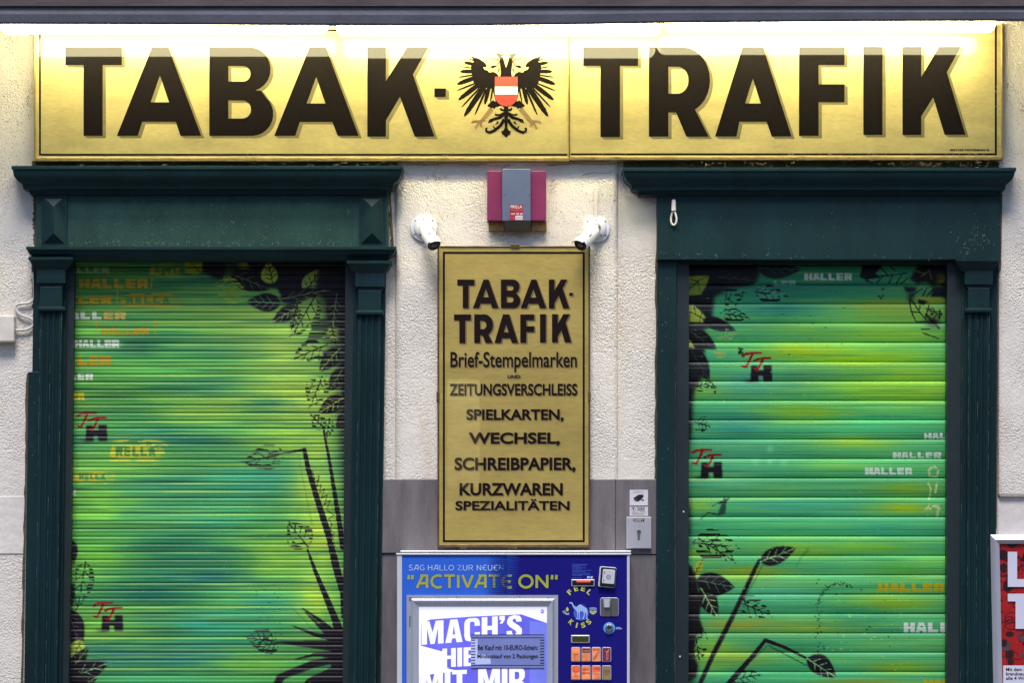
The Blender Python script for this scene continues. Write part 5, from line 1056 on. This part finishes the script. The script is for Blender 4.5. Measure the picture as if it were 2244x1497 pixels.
m = MB(); slab(m, rotpoly(1331, 1265.6, 37, 45, 5, 4), FD, FD + .016); cr = m.build('card_reader', MT['silver_light'], vm, bevel=.001)
m = MB(); slab(m, rotpoly(1332.4, 1265.8, 33.5, 42, 5, 3), FD + .01, FD + .019); m.build('bezel', MT['black'], cr, bevel=.001)
m = MB(); slab(m, rotpoly(1333.6, 1264.6, 27, 31, 5, 2.5), FD + .015, FD + .021); m.build('reader_face', MT['silver_light'], cr, bevel=.001)
m = MB(); 
for rr in (4.6, 2.4): m.stroke(arc(1333.8, 1265.6, rr, rr * 1.05, 0, 360, 20), .7, .7, FD + .0214)
m.rect(1324, 1325.5, 1253, 1258, FD + .0214); m.rect(1322.6, 1324, 1271, 1276, FD + .0214); m.build('contactless_symbol', MT['b_grey'], cr)
m = MB(); slab(m, rotpoly(1335.5, 1331, 41, 41, 0, 5), FD, FD + .004); cs = m.build('coin_slot_plate', MT['silver'], vm, bevel=.001)
m = MB(); slab(m, rotpoly(1335.8, 1331, 38, 38, 0, 4.5), FD + .003, FD + .0052); m.build('coin_recess', MT['steel'], cs)
m = MB(); m.cyl(P(1330, 1313.5, FD + .004), P(1330, 1332, FD + .004), .013, .0105, 20); m.build('coin_funnel', MT['silver_light'], cs, smooth=True)
m = MB(); m.box(1337.4, 1339.6, 1312, 1350.5, FD + .004, FD + .0075); m.build('coin_slit', MT['bronze'], cs)
m = MB(); m.lathe(P(1335, 1378, FD), (0, -1, 0), [(0, .0205), (.003, .0205), (.004, .019), (.004, .0)], 32); rl = m.build('lock_ring', MT['ring_blue'], vm, smooth=True)
m = MB(); m.lathe(P(1335, 1377.6, FD + .003), (0, -1, 0), [(0, .0135), (.008, .013), (.010, .011), (.0095, .0)], 28); m.build('lock', MT['steel'], rl, smooth=True)
m = MB(); m.stroke([(1330.5, 1376.5), (1333, 1374.5), (1335, 1376), (1338, 1374.5), (1340, 1377)], 1.4, 1.4, FD + .0136); m.rect(1332, 1338.5, 1376.6, 1378.4, FD + .0136); m.build('keyway', MT['black'], rl)
b = plate(1251, 1292.5, 1392.5, 1410.5, FD, FD + .006, MT['silver'], 'display_bezel', vm, .003); plate(1254, 1290, 1395, 1408, FD + .004, FD + .0068, MT['lcd'], 'display', b, .001)
# emblem
CK = 5.218; C = lambda pts: [(1220 + a / CK, 1210 + b / CK) for a, b in pts]
m = MB(); q = FD + .0008
for k in range(30):
    a = 2 * math.pi * k / 30 + .05; r0, r1 = 74, 96 + 16 * random.random(); m.stroke(C([(275 + r0 * math.cos(a), 690 + r0 * math.sin(a)), (275 + r1 * math.cos(a), 690 + r1 * math.sin(a))]), .5, .3, q, 1)
m.disc(1220 + 280 / CK, 1210 + 702 / CK, 16.5, q, 1, 30)
body = [(140, 582), (150, 577), (172, 578), (184, 586), (190, 606), (206, 624), (226, 632), (244, 616), (262, 604), (282, 606), (300, 620), (322, 634), (342, 650), (352, 676), (352, 712), (346, 735), (352, 760), (356, 772), (334, 772), (340, 758), (336, 736), (338, 712), (332, 690), (322, 706), (322, 730), (312, 758), (304, 772), (288, 772), (302, 752), (310, 726), (306, 690), (290, 678), (268, 682), (262, 700), (264, 735), (262, 760), (268, 772), (246, 772), (254, 758), (254, 730), (250, 690), (242, 690), (244, 735), (240, 760), (240, 772), (216, 772), (228, 762), (236, 740), (232, 690), (220, 668), (200, 654), (184, 630), (176, 606), (168, 594), (150, 592)]
m.bias = 0; m.flat([C(body)], q + .0008, 0)
m.flat([C([(120, 630), (134, 650), (138, 665), (128, 682), (114, 680), (104, 666), (108, 650)])], q + .0008, 2); m.flat([C([(374, 686), (396, 674), (416, 682), (436, 674), (458, 686), (440, 708), (416, 718), (392, 708)])], q + .0008, 2)
for k in range(3):
    m.stroke(C([(64 + 12 * k, 680 - 6 * k), (84 + 10 * k, 704 - 4 * k), (112 + 6 * k, 718 - 3 * k), (142, 722 - 14 * k)]), .9, .9, q + .0008, 3); m.stroke(C([(374, 646 + 12 * k), (398, 640 + 12 * k), (430, 640 + 12 * k), (456, 648 + 12 * k)]), .9, .9, q + .0008, 3)
m.stroke(C([(390, 690), (416, 694), (444, 690)]), .8, .8, q + .0014, 1)
roundtxt(m, 'FEEL', 1270, 1283 + 56 - 18, 31, -134, -46, 11, 8.6, q + .0008, 2); roundtxt(m, 'KISS', 1270.5, 1345, 27, 134, 44, 11.5, 9, q + .0008, 2, True)
m.build('emblem', [MT['camel'], MT['glow_blue'], MT['lime_text'], MT['sky_text']], fp)
# brand buttons
bx = [(1251.5, 1272), (1274, 1294.5), (1296.5, 1317), (1319, 1339.5)]
def button(x0, x1, y0, y1, kind):
    m = MB(); slab(m, rotpoly((x0 + x1) / 2, (y0 + y1) / 2, x1 - x0, y1 - y0, 0, 2.6), FD, FD + .006); f = m.build('button', MT['silver'], vm, bevel=.001)
    m = MB(); q = FD + .0072; a, b, t, u = x0 + 1.8, x1 - 1.8, y0 + 1.8, y1 - 1.8; base = {'wine': 6, 'brown': 7}.get(kind, 2)
    slab(m, rotpoly((a + b) / 2, (t + u) / 2, b - a, u - t, 0, 1.5), FD + .003, q, base); q += .0005; h = u - t; w = b - a; c = (a + b) / 2
    if kind == 'plain': m.disc(c, t + h * .24, w * .32, q, 1, 16, h * .06); m.rect(a + 3, b - 3, t + h * .45, t + h * .52, q, 3); m.rect(a + 2, b - 2, t + h * .86, u - 1, q, 1)
    if kind == 'band': m.rect(a, b, t + 1, t + h * .36, q, 4); m.rect(a + 1, b - 2, t + h * .2, t + h * .25, q + .0004, 2); m.rect(a, b, t + h * .8, u - .5, q, 1)
    if kind == 'slash': m.stroke([(a + 2, u - 2), (b - 2, t + 4)], 1.2, 1.2, q, 4); m.stroke([(a + 4.5, u - 2), (b, t + 8)], .6, .6, q, 4); m.rect(a + 1, b - 1, t + 1, t + h * .2, q, 0)
    if kind == 'wine': m.flat([[(a + 3, t + 2), (a + 8, t + 9), (b - 2, t + 1), (b - 4, t + 7), (c, t + 11)]], q, 1); text(m, 'WINSTON', 0, 20, 0, 7, q, 2, .02, warp=lambda x, y: (c - 1 + y * .8, u - 2 - x * .98))
    if kind == 'ball': m.disc(c + .6, t + h * .22, w * .44, q, 4, 24); m.disc(c + .6, t + h * .20, w * .40, q, 5, 24); m.rect(a + 3, b - 4, t + h * .74, t + h * .78, q, 5); m.rect(a, b, t + h * .88, u - .5, q, 1)
    if kind == 'pale': m.rect(a + 1, b - 1, t + h * .14, t + h * .34, q, 0); m.rect(a, b, t + h * .46, t + h * .6, q, 3); m.rect(a + 2, b - 2, t + h * .88, u - .5, q, 1)
    if kind == 'top': m.rect(a, b, t + .5, t + h * .4, q, 5); m.rect(a + 2, b - 2, t + h * .16, t + h * .2, q + .0004, 4); m.rect(a + 2, b - 4, t + h * .58, t + h * .62, q, 3); m.rect(a, b, t + h * .86, u - .5, q, 1)
    if kind == 'brown': text(m, 'chesp'.replace('p', 'a'), a + .8, b - .8, t + h * .24, t + h * .42, q, 4, .0); m.rect(a + 1, b - 1, t + h * .5, t + h * .52, q, 4); m.disc(c, t + h * .62, 1.2, q, 4, 8)
    m.build('button_face', [MT['b_orange'], MT['b_orange2'], MT['b_orange2'], MT['b_orange'], MT['b_grey'], MT['b_red'], MT['b_wine'], MT['b_brown']], f)
for (x0, x1), k in zip(bx, ('plain', 'band', 'slash', 'wine')): button(x0, x1, 1419.5, 1451.5, k)
for (x0, x1), k in zip(bx, ('ball', 'pale', 'top', 'brown')): button(x0, x1, 1459.5, 1491.5, k)
for (x0, x1), k in zip(bx, ('plain', 'top', 'pale', 'ball')): button(x0, x1, 1500, 1532, k)

# ================================================================ poster frame on the right
pf = thing('poster_frame', 'aluminium frame with red poster and big white letters at right edge', 'poster frame', P(2330, 1900, .02))
x0, x1, y0, y1 = 2170, 2560, 1172.5, 1760; w = 20; o_ = [(x0, y0), (x1, y0), (x1 + 0, y1), (x0 + 12, y1)]; i_ = [(x0 + w, y0 + w), (x1 - w, y0 + w), (x1 - w, y1 - w), (x0 + w + 12, y1 - w)]
dp = .035; md = [(a[0] * .45 + b[0] * .55, a[1] * .45 + b[1] * .55) for a, b in zip(o_, i_)]
v = [Vector((P(*p, dp).x, -.0, P(*p, dp).z)) for p in o_] + [P(*p, dp) for p in o_] + [P(*p, dp + .008) for p in md] + [P(*p, dp - .004) for p in i_]
m = MB(); m.add(v, [(4 * j + k, 4 * j + (k + 1) % 4, 4 * (j + 1) + (k + 1) % 4, 4 * (j + 1) + k)[::-1] for j in range(3) for k in range(4)]); m.build('frame', MT['silver'], pf)
m = MB(); q = dp - .011; m.rect(x0 + w - 2, x1 - w + 2, y0 + w - 2, y1 - w + 2, q, 0); q += .0006
rr = random.Random(5)
m.disc(2218, 1189, 12.5, q, 1, 26); m.disc(2198, 1217, 11.5, q, 1, 26)
for k in range(130):     # abstract dark blots and rings on the red print
    bx_, by_ = (rr.uniform(2193, 2262) if k % 2 else rr.uniform(2262, 2530)), rr.uniform(1215, 1455 if k % 2 else 1700); r = rr.uniform(4, 11)
    t = rr.random(); m.bias = (k % 40) * 2e-5
    if t < .4: m.disc(bx_, by_, r, q, 1, 16, r * rr.uniform(.5, 1.3))
    elif t < .48: m.flat([[(bx_ - r, by_ - r), (bx_ + r, by_ - r * .7), (bx_ + r * .8, by_ + r), (bx_ - r * .6, by_ + r * 1.2)]], q, 2)
    else: m.stroke(arc(bx_, by_, r * 1.6, r * 1.2, rr.uniform(0, 180), rr.uniform(200, 380), 14), 1.1, 1.1, q, 1)
m.bias = 0; q += .0048
m.flat([[(2208.5, 1210), (2229, 1210), (2229, 1270), (2330, 1270), (2330, 1287), (2208.5, 1287)]], q, 3); m.flat([[(2208.5, 1302), (2330, 1302), (2330, 1319), (2245, 1319), (2245, 1379), (2225.5, 1379), (2225.5, 1319), (2208.5, 1319)]], q, 3)
m.rect(2198.5, 2460, 1459.5, 1520, q, 3); q += .0006
for k, tx in enumerate(('Mit dem L', 'brandneu', 'alle 4 Wo')):
    y = 1464.5 + 9.6 * k; text(m, tx, 2204.5, 2204.5 + (44, 40, 44)[k], y, y + 7.4, q, 1, .02)
m.build('poster', [MT['poster_red'], MT['poster_dark'], MT['poster_grey'], MT['poster_white']], pf)

# ================================================================ cobwebs and fluff caught on the sign and cornices
m = MB(); rw = random.Random(3)
def wisp(x, y, d, n=7, L=12, r=.00045):
    p = [(x, y)]
    a = rw.uniform(0, 6.28)
    for k in range(n): a += rw.uniform(-.9, .9); p.append((p[-1][0] + L / n * math.cos(a), p[-1][1] + L / n * .7 * math.sin(a)))
    m.tube([P(px, py, d + .001 * k * rw.uniform(0, .6)) for k, (px, py) in enumerate(p)], r, 3)
def cluster(x, y, sx, sy, n, d, L=9):
    for _ in range(n): wisp(rw.gauss(x, sx), rw.gauss(y, sy), d, 6, rw.uniform(L * .5, L * 1.6))
for x, s, n in ((530, 20, 16), (545, 10, 8), (880, 6, 10), (980, 10, 12), (1295, 14, 14), (1358, 14, 12), (1740, 24, 22), (1840, 26, 20), (1920, 20, 14), (2010, 20, 14), (2100, 28, 24), (2150, 20, 18), (300, 60, 10), (640, 60, 10)): cluster(x, 343 + (4 if x < 1200 else 0), s, 3, n, SD + .006)
for x, s, n in ((1550, 30, 10), (2030, 40, 26), (2120, 30, 16), (600, 90, 10), (250, 90, 8), (800, 40, 12), (1700, 60, 10)): cluster(x, 359, s, 2.4, n, .06)
cluster(2190, 240, 3, 50, 30, SD + .006); cluster(2194, 150, 2, 40, 14, SD + .006); cluster(80, 300, 2, 30, 10, SD + .006); cluster(1434, 62, 8, 4, 20, .26); cluster(74, 205, 3, 14, 16, .05); cluster(1251, 160, 2, 16, 12, SD + .003, 6)
tag(m.build('cobwebs', MT['web']), 'pale dusty cobwebs and fluff caught along the lower sign edge', 'cobweb', kind='stuff')

# ================================================================ light, sky, camera
w = bpy.data.worlds.new('World'); scene.world = w; w.use_nodes = True
nt = w.node_tree; bg = nt.nodes['Background']
sky = nt.nodes.new('ShaderNodeTexSky'); sky.sky_type = 'NISHITA'; sky.sun_disc = False
SUN_EL, SUN_AZ = 57., 186.
sky.sun_elevation = R(SUN_EL); sky.sun_rotation = R(SUN_AZ); sky.air_density = 1.; sky.dust_density = .6; sky.ozone_density = 2.
nt.links.new(sky.outputs[0], bg.inputs[0]); bg.inputs[1].default_value = SKY_STRENGTH
sl = bpy.data.lights.new('sun', 'SUN'); sl.energy = SUN_E; sl.angle = R(20); sl.color = (1., .93, .88)
so = bpy.data.objects.new('sun', sl); col.objects.link(so)
dirv = Vector((math.sin(R(SUN_AZ)) * math.cos(R(SUN_EL)), math.cos(R(SUN_AZ)) * math.cos(R(SUN_EL)), math.sin(R(SUN_EL))))
so.rotation_euler = (-dirv).to_track_quat('-Z', 'Y').to_euler()
lm = MT['lamp'].node_tree; b = lm.nodes['Principled BSDF']
for l in list(b.inputs['Emission Color'].links): lm.links.remove(l)
b.inputs['Emission Color'].default_value = (1., .89, .50, 1); b.inputs['Emission Strength'].default_value = LAMP_E
cam = bpy.data.cameras.new('camera'); co = bpy.data.objects.new('camera', cam); col.objects.link(co); scene.camera = co
co.location = (0, -D, ZC); co.rotation_euler = (R(90), 0, 0); cam.sensor_width = 36; cam.lens = 36 * D / (2244 * S); cam.shift_y = (HY - 748.5) / 2244; cam.clip_end = 300; cam.clip_start = .1
scene.view_settings.view_transform = 'Standard'; scene.view_settings.look = 'None'; scene.view_settings.exposure = EXPO; scene.view_settings.gamma = 1
